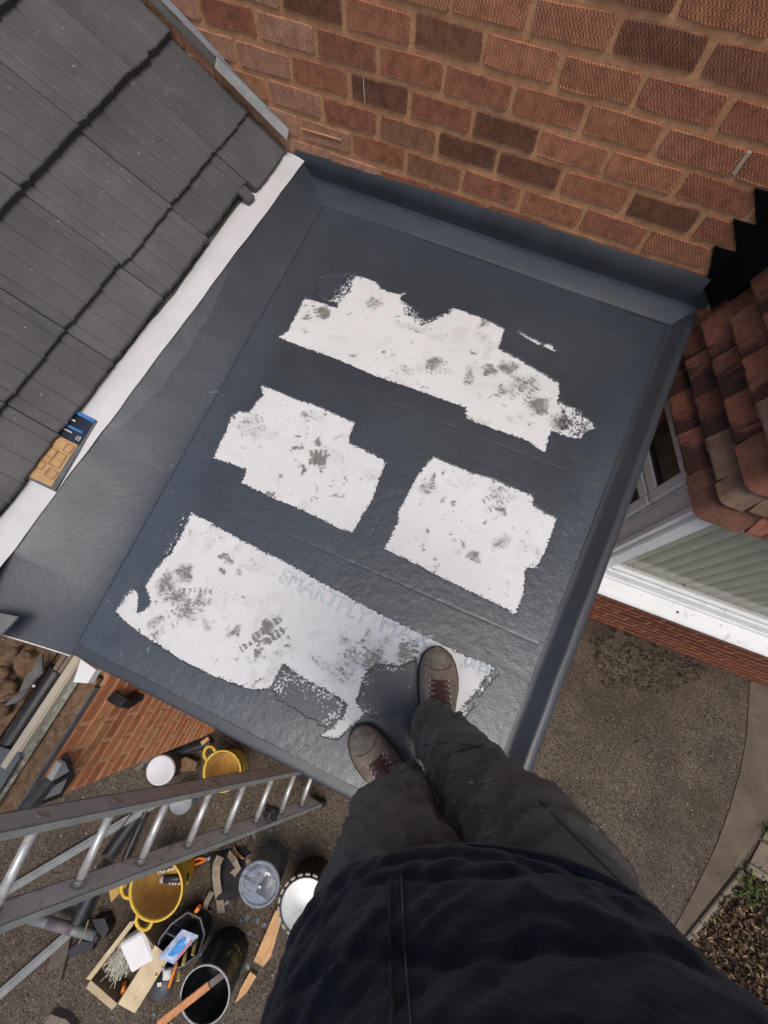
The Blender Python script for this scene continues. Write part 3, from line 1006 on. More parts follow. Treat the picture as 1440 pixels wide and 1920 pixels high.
# crumpled white end of the membrane in the corner
mk('crumpled_end', grid(lambda u, v: (-.512 + .045 * u, -.012 - .030 * v, .102 + .010 * math.sin(u * 5 + v * 3) * (1 - v) + .008 * nz((u, v, 0), 4)), 12, 12), M_MEMB, mb_, True)
dr = mk('grey_slate_offcut', slab([tuple(at(u, v, .085))[:2] for u, v in ((-40, 1215), (2, 1196), (39, 1157), (0, 1149), (-40, 1146))], .088, .094), simple("slate_grey", lin(96, 96, 98), lin(116, 116, 116), 10, .6, .2), None)
tag(dr, 'pointed grey slate offcut lying on the flat roof corner at the photo edge', 'slate')

# the packet stuck under the tiles
pk_o = at(112, 852, .112)
pk = thing('packet', pk_o, 'flat packet with dark blue header and tan printed card lying on the white membrane', 'packet')
pa, pb, pc, pd = at(140, 768, .114), at(182, 789, .112), at(102, 921, .112), at(36, 890, .114)
def pq(s, t):
    return pa.lerp(pb, s).lerp(pd.lerp(pc, s), t)
def pquad(s0, s1, t0, t1, lift, th=.004):
    return [pq(s0, t0) + Vector((0, 0, lift)), pq(s0, t1) + Vector((0, 0, lift)), pq(s1, t1) + Vector((0, 0, lift)), pq(s1, t0) + Vector((0, 0, lift))]
M_KRAFT = simple("tan_card", lin(172, 136, 92), lin(192, 156, 110), 30, .7, .1)
M_INK = simple("brown_ink", lin(118, 88, 58), lin(136, 104, 70), 30, .7, 0)
M_NAVY = simple("navy_print", lin(28, 34, 46), lin(44, 54, 68), 14, .4, 0)
M_BLUE = simple("blue_print", lin(52, 108, 168), lin(72, 130, 190), 14, .4, 0)
M_PALE = simple("white_print", (.6, .6, .6, 1), (.7, .7, .7, 1), 14, .5, 0)
M_GREYBACK = simple("grey_card", lin(84, 88, 90), lin(104, 108, 110), 14, .5, 0)
sheet('backing_card', pquad(-.02, 1.0, 0, 1.0, 0), .006, M_GREYBACK, pk)
hd = sheet('header', pquad(0, .93, .0, .38, .002), .0015, M_NAVY, pk)
sheet('header_stripe', pquad(0, .97, .0, .045, .0035), .001, M_BLUE, hd)
sheet('header_stripe', pquad(.1, .8, .205, .235, .0035), .001, M_BLUE, hd)
sheet('header_text', pquad(.08, .34, .12, .14, .0035), .001, M_PALE, hd)
sheet('header_text', pquad(.1, .5, .27, .283, .0035), .001, M_PALE, hd)
cdn = sheet('printed_card', pquad(.02, .88, .38, .97, .002), .0015, M_KRAFT, pk)
def rect_lines(s0, s1, t0, t1):
    w = .0008
    out = []
    for a, b in (((s0, t0), (s1, t0)), ((s1, t0), (s1, t1)), ((s1, t1), (s0, t1)), ((s0, t1), (s0, t0))):
        out.append(tube([pq(*a) + Vector((0, 0, .0045)), pq(*b) + Vector((0, 0, .0045))], w, 4))
    return join(*out)
mk('line_drawing', join(rect_lines(.60, .84, .42, .52), rect_lines(.58, .84, .78, .88), rect_lines(.15, .5, .55, .66), rect_lines(.1, .42, .74, .84), rect_lines(.48, .8, .56, .74)), M_INK, cdn)
lettering("10", pq(.70, .335) + Vector((0, 0, .004)), pq(.84, .335) + Vector((0, 0, .004)), .016, hd, M_PALE, 'number', 0, .0006)

# ================================================================= bay on the right
bay = thing('bay_window', (1.9, -.3, -.3), 'canted bay with red plain tiles above white window frames and slatted blinds', 'bay window')
TILE_R = []
def plain_tile_mat():
    m = NT("red_plain_tile")
    base = m.ramp(m.rand, [(0, lin(128, 82, 66)), (.3, lin(146, 94, 74)), (.55, lin(112, 72, 60)), (.8, lin(154, 100, 80)), (1, lin(132, 88, 72))])
    col = m.mix(1.0, base, m.ramp(m.noise(30, 6, .7), [(.3, g(.6)), (.7, g(1.1))]), 'MULTIPLY')
    x, y, z = m.sep()
    # moss and soot that collects at the tail of each tile (local z runs up the tile)
    k = m.math('MULTIPLY_ADD', m.noise(30, 6, .75, stretch=(1.8, 1, .35)), 1.5, m.math('MULTIPLY_ADD', z, -2.0, m.math('MULTIPLY_ADD', x, -5.0, m.math('MULTIPLY_ADD', m.rand, .5, -.82))))
    col = m.mix(m.math('MULTIPLY', m.mask(k, .0, .28), .88), col, lin(50, 38, 34))
    nr = m.bump(m.noise(140, 6, .7), .6, .002)
    return m.done(col, .95, nr, spec=.2)
M_PLAIN = plain_tile_mat()
M_PLAIN_G = simple("grey_weathered_tile", lin(104, 82, 70), lin(132, 106, 90), 16, .95, .5, 120, c3=lin(92, 74, 64), bdist=.002, spec=.2)
M_ANGLE = [simple('angle_tile_' + n_, a_, b_, 14, .95, .6, 110, c3=lin(62, 48, 42), bdist=.002, spec=.2) for n_, a_, b_ in (('dark', lin(84, 58, 50), lin(112, 78, 66)), ('brown', lin(104, 82, 70), lin(130, 104, 88)), ('red', lin(108, 70, 58), lin(134, 90, 74)))]
BC = Vector((1.520, -.665, 0))                    # plan of the eave corner
SDv = Vector((.467, -.884, 0)).normalized()       # along the splay, away from the wall
NO = Vector((-.884, -.467, 0)).normalized()       # outwards from the splay
FXd = Vector((.997, .07, 0)).normalized()
NF = Vector((.07, -.997, 0)).normalized()
ZE = -.13
angs = [70, 78, 82, 84, 85, 85, 86, 86, 86, 86, 86, 86, 86]
GA = .084
prof_o, prof_z = [0.0], [ZE]
for a in angs:
    prof_o.append(prof_o[-1] + GA * math.cos(math.radians(a)))
    prof_z.append(prof_z[-1] + GA * math.sin(math.radians(a)))
def plain_mesh(seed, w=.163, L=.165, t=.0155):
    """origin at the tail centre, local x along the course, y outwards, z up the tile"""
    r = np.random.default_rng(seed)
    V, F = [], []
    nxs = 6
    for face in (0, 1):
        for k, zz in enumerate((0, .006, L * .5, L)):
            for i in range(nxs):
                u = i / (nxs - 1) - .5
                bow = -.010 * (u * 2) ** 2 * 0 + .004 * math.cos(zz / L * 3)
                y = t * (1 - face) + bow - (.002 if (k == 0 and face == 0) else 0)
                V.append((u * w + r.normal(0, .0006), y, zz + (r.normal(0, .0016) if k < 2 else 0)))
    n = nxs
    for face in (0, 1):
        b = face * 4 * n
        for k in range(3):
            for i in range(n - 1):
                q = (b + k * n + i, b + k * n + i + 1, b + (k + 1) * n + i + 1, b + (k + 1) * n + i)
                F.append(q[::-1] if face == 0 else q)
    for i in range(n - 1):
        F.append((i, i + 1, 4 * n + i + 1, 4 * n + i))
    for k in range(3):
        F.append((k * n, 4 * n + k * n, 4 * n + (k + 1) * n, (k + 1) * n))
        F.append((k * n + n - 1, (k + 1) * n + n - 1, 4 * n + (k + 1) * n + n - 1, 4 * n + k * n + n - 1))
    return meshdata("plain_tile", V, F, M_PLAIN)
PT = [plain_mesh(i) for i in range(6)]
PTG = []
for i in range(2):
    me_ = PT[i].copy(); me_.materials.clear(); me_.materials.append(M_PLAIN_G); PTG.append(me_)
def course_corner(k):
    return corner_in(prof_o[k])
def corner_in(o):
    """plan corner with both faces shifted inwards by o"""
    # intersection of the two shifted lines
    a1, d1 = BC - NO * o, SDv
    a2, d2 = BC - NF * o, FXd
    den = d1.x * d2.y - d1.y * d2.x
    t = ((a2.x - a1.x) * d2.y - (a2.y - a1.y) * d2.x) / den
    return a1 + d1 * t
for k in range(len(angs)):
    cc = course_corner(k)
    tilt = math.radians(90 - angs[k]) + .185
    z0 = prof_z[k]
    for face, dv, nv, ntile in ((0, -SDv, NO, 6), (1, FXd, NF, 6)):
        up = (Vector((0, 0, 1)) * math.cos(tilt) - nv * math.sin(tilt)).normalized()
        outw = (nv * math.cos(tilt) + Vector((0, 0, 1)) * math.sin(tilt)).normalized()
        xl = up.cross(outw) * -1
        for i in range(ntile):
            off = .075 + (.0 if k % 2 else .0825)
            d = off + .165 * i + .0825
            c = cc + dv * d
            if c.y > -.03:
                continue
            c = Vector((c.x, c.y, z0 + rng.normal(0, .001)))
            xx = outw.cross(up)
            M = Matrix((xx, outw, up)).transposed().to_4x4()
            M.translation = c + outw * rng.normal(0, .0008)
            near = d < .2 and k < 4
            me = PTG[rng.integers(2)] if (near and rng.random() < .75) else PT[rng.integers(6)]
            link('plain_tile', me, bay, M @ Matrix.Rotation(rng.normal(0, .006), 4, 'Y'))
    # angle tile that wraps the corner
    arm = .075 + (.0 if k % 2 else .0825)
    V, F = [], []
    rowz = (0, .006, .10, .165)
    path = []
    for (dv, nv, s) in ((-SDv, NO, 1), (FXd, NF, 0)):
        path.append((dv, nv))
    for face in (0, 1):
        for zz in rowz:
            def shifted(dv, nv, dist):
                tl = tilt
                p = corner_in(prof_o[k] + math.sin(tl) * zz - .016 * (1 - face)) + dv * dist
                return Vector((p.x, p.y, z0 + math.cos(tl) * zz + (-.002 if False else 0)))
            mid = (NO + NF).normalized()
            pts = [shifted(-SDv, NO, arm - .001), shifted(-SDv, NO, arm * .5), shifted(-SDv, NO, .022)]
            pts2 = [shifted(FXd, NF, .022), shifted(FXd, NF, arm * .5), shifted(FXd, NF, arm - .001)]
            m1 = (pts[-1] + pts2[0]) / 2
            mm = m1 + mid * .004
            V += [tuple(p) for p in pts + [mm] + pts2]
    n = 7
    for face in (0, 1):
        b = face * 4 * n
        for q in range(3):
            for i in range(n - 1):
                f = (b + q * n + i, b + q * n + i + 1, b + (q + 1) * n + i + 1, b + (q + 1) * n + i)
                F.append(f if face == 0 else f[::-1])
    for i in range(n - 1):
        F.append((i, 4 * n + i, 4 * n + i + 1, i + 1))
    for q in range(3):
        F.append((q * n, (q + 1) * n, 4 * n + (q + 1) * n, 4 * n + q * n))
        F.append((q * n + n - 1, 4 * n + q * n + n - 1, 4 * n + (q + 1) * n + n - 1, (q + 1) * n + n - 1))
    mk('angle_tile', (V, F), M_ANGLE[k % 3], bay)
# backing behind the tiles (core of the bay)
def core_poly(inset, yb=-.002):
    c = course_corner(0)
    o = inset
    a1 = BC - NO * o; a2 = BC - NF * o
    den = SDv.x * FXd.y - SDv.y * FXd.x
    t = ((a2.x - a1.x) * FXd.y - (a2.y - a1.y) * FXd.x) / den
    c = a1 + SDv * t
    tt = (yb - c.y) / SDv.y
    wl = c + SDv * tt
    fr = c + FXd * 2.0
    return [(wl.x, yb), (c.x, c.y), (fr.x, fr.y), (fr.x, yb)]
M_ROOM = simple('dim_room', lin(104, 110, 100), lin(120, 126, 114), 6, .9)
mk('wall_core', slab(core_poly(.20), .02, 1.25), M_ROOM, bay)
mk('wall_core', slab(core_poly(.115), -.12, .02), M_ROOM, bay)
# stepped black flashing against the house wall
V, F = [], []
steps = [(1.158, .150), (1.098, .2375), (1.170, .2375), (1.092, .3125), (1.160, .3125), (1.085, .3875), (1.155, .3875), (1.085, .4625), (1.155, .4625), (1.085, .5375), (1.155, .5375), (1.09, .62)]
poly = [(1.150, .150)] + steps[1:] + [(1.36, .62), (1.34, .16), (1.23, .10)]
n = len(poly)
V = [(x, -.0062, z) for x, z in poly] + [(x, -.0005, z) for x, z in poly]
F = [tuple(range(n))[::-1], tuple(range(n, 2 * n))] + [(i, (i + 1) % n, n + (i + 1) % n, n + i) for i in range(n)]
sf = mk('stepped_flashing', (V, F), M_BLACK_LEAD, bay)
mk('soaker', grid(lambda u, v: tuple(Vector((1.150 + .05 * u + .10 * v * u + .012, -.008 - .085 * u, .12 + .5 * v))), 4, 10), M_BLACK_LEAD, bay)
# lead scrap where the kerb meets the tiles
if False: mk('lead_dressing', grid(lambda u, v: (1.195 + .035 * u, -.02 - .08 * v, .045 + .08 * u * (1 - v) + .006 * nz((u, v, 0), 3)), 8, 8), M_COAT_LEFT, bay, True)

# windows -----------------------------------------------------------
ZS = -.985       # sill level
def glass_mat(name, tint):
    m = NT(name)
    gl = m.n('BsdfGlossy'); gl.inputs['Roughness'].default_value = .02
    tr = m.n('BsdfTransparent'); tr.inputs['Color'].default_value = tint
    lw = m.n('LayerWeight'); lw.inputs['Blend'].default_value = .5
    mx = m.n('MixShader')
    m.l(m.math('MULTIPLY_ADD', m.math('POWER', lw.outputs['Facing'], 4.0), .40, .07), mx.inputs[0]); m.l(tr.outputs[0], mx.inputs[1]); m.l(gl.outputs[0], mx.inputs[2])
    out = [x for x in m.t.nodes if x.type == 'OUTPUT_MATERIAL'][0]
    m.l(mx.outputs[0], out.inputs['Surface'])
    return m.m
M_GLASS = glass_mat("window_glass", (.92, .93, .91, 1))
WO = .044        # inset of the window plane from the eave
cw = Vector((*core_poly(WO)[1], 0))
def spl(s, o, z):                       # s along the splay back from the corner, o outwards
    p = cw - SDv * s + NO * o
    return Vector((p.x, p.y, z))
def frt(s, o, z):
    p = cw + FXd * s + NF * o
    return Vector((p.x, p.y, z))
sfz = thing
def fbar(f, s0, s1, z0, z1, o0, o1, b=.004):
    """bar of a frame between s0..s1, z0..z1, from depth o0 to o1"""
    P8 = [f(s, o, z) for z in (z0, z1) for o in (o0, o1) for s in (s0, s1)]
    c = sum(P8, Vector()) / 8
    x = (P8[1] - P8[0]); y = (P8[2] - P8[0])
    M = Matrix((x.normalized(), y.normalized(), Vector((0, 0, 1)))).transposed().to_4x4()
    M.translation = c
    return xf(cbox(x.length, y.length, abs(z1 - z0), b), M)
ZTOP = -.10
wf = mk('window_frame', join(fbar(spl, .0, .030, ZS + .05, ZTOP, -.03, .026, .006), fbar(spl, .030, .105, ZS + .05, ZTOP, -.03, .010), fbar(spl, .105, .128, ZS + .05, ZTOP, -.03, .0),
                            fbar(spl, .128, .66, ZS + .05, ZS + .12, -.03, .012), fbar(spl, .128, .66, -.150, ZTOP, -.03, .008), fbar(spl, .62, .70, ZS + .05, ZTOP, -.03, .010)), M_WHITEPVC, bay)
def casement(z0, z1, s0, s1):
    fw = .050
    fr_ = mk('casement', join(fbar(spl, s0, s0 + fw, z0, z1, -.02, .018, .006), fbar(spl, s1 - fw, s1, z0, z1, -.02, .018, .006),
                             fbar(spl, s0 + fw, s1 - fw, z0, z0 + fw, -.02, .017, .006), fbar(spl, s0 + fw, s1 - fw, z1 - fw, z1, -.02, .017, .006)), M_WHITEPVC, bay)
    gb = .010
    mk('gasket', join(fbar(spl, s0 + fw, s0 + fw + .006, z0 + fw, z1 - fw, -.004, .008, .001), fbar(spl, s1 - fw - .022, s1 - fw, z0 + fw, z1 - fw, -.004, .006, .001),
                      fbar(spl, s0 + fw, s1 - fw, z0 + fw, z0 + fw + .018, -.004, .008, .001)), M_BLACK_PL, fr_)
    mk('glass_pane', fbar(spl, s0 + fw, s1 - fw, z0 + fw, z1 - fw, -.003, .001, .0005), M_GLASS, fr_)
casement(-.380, -.148, .130, .62)
casement(ZS + .12, -.392, .130, .62)
# front window
ff = mk('window_frame', join(fbar(frt, .004, .075, ZS + .05, ZTOP, -.03, .020, .006), fbar(frt, .075, 2.0, ZS + .03, ZS + .095, -.03, .022, .006),
                            fbar(frt, .075, 2.0, ZS + .095, ZS + .125, -.03, .010, .004), fbar(frt, .075, 2.0, -.15, ZTOP, -.03, .01), fbar(frt, 1.85, 2.0, ZS + .125, -.15, -.03, .01)), M_WHITEPVC, bay)
mk('glass_pane', fbar(frt, .075, 1.85, ZS + .125, -.15, -.012, -.008, .0005), M_GLASS, ff)
mk('sill', join(fbar(frt, -.10, 2.0, ZS - .03, ZS, -.02, .130, .010), fbar(frt, -.10, 2.0, ZS + .001, ZS + .028, -.02, .030, .004)), M_WHITEPVC, bay)
mk('sill', fbar(spl, -.02, .75, ZS - .0295, ZS + .0005, -.02, .13, .008), M_WHITEPVC, bay)
mk('sill_bug', xf(lathe([(.001, 0), (.007, .002), (.006, .006), (.001, .008)], 8), Matrix.Translation(at(1270, 1148, ZS) + Vector((0, 0, .0)))), M_BLACK_PL, bay)
mk('sill_bug', xf(lathe([(.001, 0), (.007, .002), (.006, .006), (.001, .008)], 8), Matrix.Translation(at(1350, 1206, ZS))), M_BLACK_PL, bay)
mk('sill_bug', xf(lathe([(.001, 0), (.006, .002), (.005, .006), (.001, .008)], 8), Matrix.Translation(at(1266, 1172, ZS))), M_BLACK_PL, bay)
# vertical blinds hanging behind the front glass
M_BLIND = simple("olive_cream_blind", lin(226, 222, 204), lin(236, 232, 214), 9, .8, .05, 200)
bl = thing('vertical_blind', frt(.9, -.1, -.5), 'row of olive cream vertical blind slats hanging behind the bay glass', 'blind')
def slat(i):
    s = .10 + .072 * i
    rot = .42 + rng.normal(0, .03)
    V, F = [], []
    for j in range(9):
        z = -.16 + (ZS + .035 + .16) * j / 8
        for q in range(7):
            t = (q / 6 - .5) * .058
            cur = .007 * math.cos(t / .032 * 1.5)
            a = t * math.cos(rot) - cur * math.sin(rot)
            b = t * math.sin(rot) + cur * math.cos(rot)
            p = frt(s + a, -.085 + b, z)
            V.append(tuple(p))
    for j in range(8):
        for q in range(6):
            F.append((j * 7 + q, j * 7 + q + 1, (j + 1) * 7 + q + 1, (j + 1) * 7 + q))
    return V, F
for i in range(20):
    mk('blind_slat', slat(i), M_BLIND, bl, True)
mk('head_rail', fbar(frt, .06, 1.8, -.155, -.125, -.11, -.06), M_WHITEPVC, bl)
# dark room behind
mk('room_lining', join(slab(core_poly(.30), ZS - .2, ZS - .19), slab([(1.62, -.30), (4.0, -.15), (4.0, -.01), (1.45, -.01)], ZS - .2, -.12)), M_ROOM, bay)
# brick base of the bay, coursed
bb = core_poly(.085)
base_o = mk('brick_base', slab(bb, -2.6, ZS - .031), M_MORTAR, bay)
BSM = [brick_mesh(60 + i, brick_mat("bay_brick", [(0, lin(112, 62, 46)), (.5, lin(140, 82, 60)), (1, lin(124, 70, 54))], False) if i == 0 else bpy.data.materials["bay_brick"]) for i in range(3)]
cb = Vector((*bb[1], 0))
for r in range(15):
    z = ZS - .031 - .040 - .075 * r
    for k in range(9):
        s = .1075 + (0 if r % 2 else .1125) + .225 * k
        p = cb + FXd * s + NF * (.002 + rng.random() * .002)
        M = Matrix((FXd, -NF, Vector((0, 0, 1)))).transposed().to_4x4()
        M.translation = Vector((p.x, p.y, z))
        link('brick', BSM[rng.integers(3)], bay, M)
    

# ================================================================= ground
ZG = -2.05
def ground_mat():
    m = NT("speckled_tarmac")
    base = m.ramp(m.noise(2.2, 6, .65), [(.3, lin(78, 69, 59)), (.7, lin(103, 93, 81))])
    fine = m.ramp(m.noise(210, 3, .75), [(.30, g(.5)), (.5, g(.95)), (.70, g(1.45))])
    col = m.mix(1.0, base, fine, 'MULTIPLY')
    vo = m.n('TexVoronoi')
    vo.inputs['Scale'].default_value = 150
    m.l(m.raw, vo.inputs['Vector'])
    chips = m.mask(vo.outputs['Distance'], .22, .12)
    pick = m.n('SeparateColor'); m.l(vo.outputs['Color'], pick.inputs[0])
    sel = m.mask(pick.outputs[0], .88, .92)
    col = m.mix(m.math('MULTIPLY', m.math('MULTIPLY', chips, sel), .6), col, lin(140, 126, 110))
    sel2 = m.mask(pick.outputs[1], .72, .76)
    col = m.mix(m.math('MULTIPLY', m.math('MULTIPLY', chips, sel2), .8), col, lin(34, 30, 26))
    # moss and damp stains
    col = m.mix(m.math('MULTIPLY', m.mask(m.noise(1.3, 6, .7), .46, .68), .65), col, lin(62, 53, 43))
    col = m.mix(m.math('MULTIPLY', m.mask(m.noise(3.1, 5, .7), .60, .72), .5), col, lin(66, 62, 38))
    nr = m.bump(m.math('ADD', m.noise(130, 4, .7), m.math('MULTIPLY', vo.outputs['Distance'], -.8)), .9, .004)
    return m.done(col, .95, nr, spec=.2)
M_GROUND = ground_mat()
ground = mk('ground', grid(lambda u, v: (-40 + 80 * u, -40 + 80 * v, ZG), 4, 4), M_GROUND)
tag(ground, kind='structure')
M_PATH = simple("smooth_concrete", lin(86, 76, 65), lin(102, 92, 80), 5, .92, .35, 160, c3=lin(82, 74, 64), spec=.2)
def gpoly(pts, z=ZG):
    return [tuple(at(u, v, z))[:2] for u, v in pts]
def ccw(p):
    a = sum(p[i][0] * p[(i + 1) % len(p)][1] - p[(i + 1) % len(p)][0] * p[i][1] for i in range(len(p)))
    return p if a > 0 else p[::-1]
path = mk('path', slab(ccw(gpoly([(1405, 1278), (1399, 1380), (1386, 1450), (1366, 1520), (1342, 1585), (1318, 1635), (1300, 1672), (1278, 1712), (1255, 1755), (1282, 1752), (1330, 1690), (1376, 1632), (1400, 1600), (1440, 1540), (1520, 1420), (1520, 1270)])), ZG - .05, ZG + .006), M_PATH)
tag(path, kind='structure')
M_KERB = simple("pale_kerb", lin(118, 108, 94), lin(138, 128, 112), 14, .92, .4, 120, c3=lin(98, 92, 72), spec=.2)
kerb = thing('kerb', at(1330, 1690, ZG), 'narrow pale kerb stones edging the bed of dry leaves', 'kerb')
ka_, kb_ = at(1384, 1630, ZG), at(1268, 1772, ZG)
for a, b in ((0, .33), (.335, .68), (.685, 1.15)):
    mk('kerb_stone', bar(ka_.lerp(kb_, a) + Vector((.03, 0, -.05)), ka_.lerp(kb_, b) + Vector((.03, 0, -.05)), .06, .16, .008), M_KERB, kerb)
kc_, kd_ = at(1396, 1622, ZG), at(1470, 1668, ZG)
mk('kerb_stone', bar(kc_ + Vector((0, 0, -.05)), kd_ + Vector((0, 0, -.05)), .06, .16, .008), M_KERB, kerb)
M_SOIL = simple("dark_soil", lin(44, 35, 26), lin(66, 52, 38), 18, .98, .8, 80, bdist=.006, spec=.1)
bed = gpoly([(1384, 1640), (1276, 1776), (1330, 1900), (1420, 2060), (1560, 2060), (1560, 1720), (1470, 1676), (1400, 1632)])
bedo = mk('soil_bed', slab(ccw(bed), ZG - .05, ZG + .012), M_SOIL)
tag(bedo, kind='structure')
M_SLAB = simple("stone_slab", lin(104, 92, 80), lin(126, 113, 98), 8, .92, .4, 120, c3=lin(86, 78, 66), spec=.2)
pv = thing('stone_paving', at(1440, 1600, ZG), 'two stone slabs with a mossy joint beside the green weed', 'paving')
mk('paving_slab', slab(ccw(gpoly([(1403, 1615), (1424, 1576), (1500, 1620), (1475, 1660)])), ZG - .04, ZG + .014), M_SLAB, pv)
mk('paving_slab', slab(ccw(gpoly([(1427, 1570), (1452, 1530), (1530, 1570), (1503, 1614)])), ZG - .04, ZG + .011), M_SLAB, pv)

def inpoly(x, y, poly):
    c = False
    for i in range(len(poly)):
        ax, ay = poly[i]; bx, by = poly[(i + 1) % len(poly)]
        if (ay > y) != (by > y) and x < (bx - ax) * (y - ay) / (by - ay) + ax:
            c = not c
    return c
# dry leaves and bark over the bed
def scatter(name, poly, n, smin, smax, mats, zlo, zhi, label=None, tilt=.7, asp=.45, seed=1):
    r = np.random.default_rng(seed)
    xs, ys = [p[0] for p in poly], [p[1] for p in poly]
    Vs = [[] for _ in mats]; Fs = [[] for _ in mats]
    k = 0
    while k < n:
        x, y = r.uniform(min(xs), max(xs)), r.uniform(min(ys), max(ys))
        if not inpoly(x, y, poly):
            continue
        k += 1
        q = r.integers(len(mats))
        s = r.uniform(smin, smax)
        M = Matrix.Translation((x, y, r.uniform(zlo, zhi))) @ Matrix.Rotation(r.uniform(0, 6.3), 4, 'Z') @ Matrix.Rotation(r.normal(0, tilt), 4, 'X') @ Matrix.Rotation(r.normal(0, tilt), 4, 'Y')
        pts = [(-s / 2, 0, 0), (-s * .1, -s * asp / 2, s * .10), (s / 2, 0, .0), (-s * .1, s * asp / 2, s * .10), (0, 0, -s * .05)]
        b = len(Vs[q])
        Vs[q] += [tuple(M @ Vector(p)) for p in pts]
        Fs[q] += [(b, b + 1, b + 4), (b + 1, b + 2, b + 4), (b + 2, b + 3, b + 4), (b + 3, b, b + 4)]
    V, F, mi = [], [], []
    for q in range(len(mats)):
        b = len(V)
        V += Vs[q]; F += [tuple(i + b for i in f) for f in Fs[q]]; mi += [q] * len(Fs[q])
    me = meshdata(name, V, F, None)
    for mm in mats: me.materials.append(mm)
    me.polygons.foreach_set('material_index', mi)
    o = link(name, me)
    return tag(o, label, None, None, 'stuff')
M_L1 = simple("dry_leaf_tan", lin(132, 112, 82), lin(160, 138, 104), 30, .9, 0)
M_L2 = simple("dry_leaf_brown", lin(76, 58, 42), lin(104, 80, 58), 30, .9, 0)
M_L3 = simple("dry_leaf_dark", lin(48, 38, 30), lin(64, 50, 38), 30, .9, 0)
scatter('dry_leaves', bed, 5200, .02, .06, [M_L1, M_L2, M_L3, M_L2], ZG + .012, ZG + .05, 'dry brown leaf litter covering the bed at the photo corner', seed=3)
M_GR1 = simple("green_leaf", lin(58, 84, 34), lin(90, 116, 50), 30, .7, 0)
M_GR2 = simple("green_leaf_pale", lin(94, 112, 56), lin(120, 134, 74), 30, .7, 0)
def weed(name, px, n, R, H, label, cat, seed):
    r = np.random.default_rng(seed)
    c = at(px[0], px[1], ZG)
    root = thing(name, c, label, cat)
    V, F, V2, F2 = [], [], [], []
    st = []
    for i in range(n):
        a, d = r.uniform(0, 6.28), abs(r.normal(0, R * .55))
        h = r.uniform(.02, H)
        p = c + Vector((math.cos(a) * d, math.sin(a) * d, h))
        if i % 6 == 0:
            st.append(tube([c + Vector((math.cos(a) * d * .3, math.sin(a) * d * .3, 0)), p], .0016, 4))
        s = r.uniform(.014, .032)
        M = Matrix.Translation(p) @ Matrix.Rotation(a + r.normal(0, .5), 4, 'Z') @ Matrix.Rotation(r.normal(.1, .4), 4, 'Y') @ Matrix.Rotation(r.normal(0, .4), 4, 'X')
        pts = [(-s * .5, 0, 0), (-s * .1, -s * .26, .004), (s * .3, -s * .18, .002), (s * .55, 0, -.006), (s * .3, s * .18, .002), (-s * .1, s * .26, .004)]
        tv, tf = (V, F) if r.random() < .7 else (V2, F2)
        b = len(tv)
        tv += [tuple(M @ Vector(q)) for q in pts]
        tf += [(b, b + 1, b + 2, b + 3), (b, b + 3, b + 4, b + 5)]
    f1 = mk('foliage', (V, F), M_GR1, root)
    mk('foliage', (V2, F2), M_GR2, root)
    mk('stem', join(*st), M_GR2, root)
    return root
weed('weed', (1400, 1662), 230, .12, .07, 'low bright green weed growing where the kerb meets the stone slabs', 'plant', 5)
weed('weed', (1438, 1552), 50, .06, .05, 'small pale green weed in the slab joint at the photo edge', 'plant', 6)
# grit, crumbs and straws over the tarmac
near = [(-2.6, -5.4), (4.0, -5.4), (4.0, -.6), (-.2, -2.0), (-2.6, -2.8)]
scatter('grit', near, 5200, .006, .016, [simple("grit_pale", lin(150, 140, 126), lin(176, 166, 150), 60, .9, 0), simple("grit_dark", lin(46, 40, 34), lin(60, 52, 44), 60, .9, 0), M_L2, M_L2], ZG + .001, ZG + .004, 'loose grit and crumbs scattered on the tarmac', .25, .7, 8)
scatter('straw_bits', near, 420, .02, .055, [M_L1, M_L2], ZG + .002, ZG + .006, 'thin straws and leaf bits scattered on the tarmac', .12, .10, 9)
scatter('grass', [tuple(at(u, v, ZG))[:2] for u, v in ((1120, 1165), (1300, 1235), (1330, 1262), (1250, 1300), (1130, 1290), (1105, 1200))], 700, .015, .05, [M_L3, M_L2, simple("moss_green", lin(56, 58, 34), lin(76, 76, 46), 40, .95, 0)], ZG, ZG + .02, 'dark moss and short grass at the foot of the bay', .8, .2, 10)

# ================================================================= brick side wall on the left
XW = -.25
side = thing('side_wall', (XW, -2.3, ZG), 'orange brick side wall below the flat roof corner, in the left of the photo', 'brick wall')
mk('mortar_bed', xf(cbox(.215, 2.70, abs(ZG) - .36, .003), Matrix.Translation((XW - .1085, -1.385, (ZG - .36) / 2))), M_MORTAR2, side)
OB = [brick_mesh(80 + i, MB_ORANGE) for i in range(5)]
RZ = Matrix.Rotation(math.radians(90), 4, 'Z')
for r in range(22):
    z = -.365 - .0375 - .075 * r
    for k in range(5):
        y = -2.625 + .225 * k + (0 if r % 2 else .1125)
        L = 1.0
        if r % 2 == 0 and k == 0:
            link('brick', OB[rng.integers(5)], side, Matrix.Translation((XW + .0015, -2.6825, z)) @ RZ @ Matrix.Scale(.46, 4, (1, 0, 0)))
        link('brick', OB[rng.integers(5)], side, Matrix.Translation((XW + .001 + rng.random() * .002, y, z + rng.normal(0, .001))) @ RZ @ Matrix.Rotation(rng.normal(0, .008), 4, 'Y'))
def lump(poly, z0, amp, sc, nx, ny, seed=0, zf=None):
    (x0, y0), (x1, y1) = poly
    def f(u, v):
        x, y = x0 + (x1 - x0) * u, y0 + (y1 - y0) * v
        e = min(u, 1 - u, v, 1 - v) * 8
        z = z0 + (amp * nz((x, y, seed), sc) + amp * .6 * nz((x, y, seed), sc * 2.7) + amp * .35 * nz((x, y, seed), sc * 7)) * min(1, e)
        return (x, y, z)
    return grid(f, nx, ny)
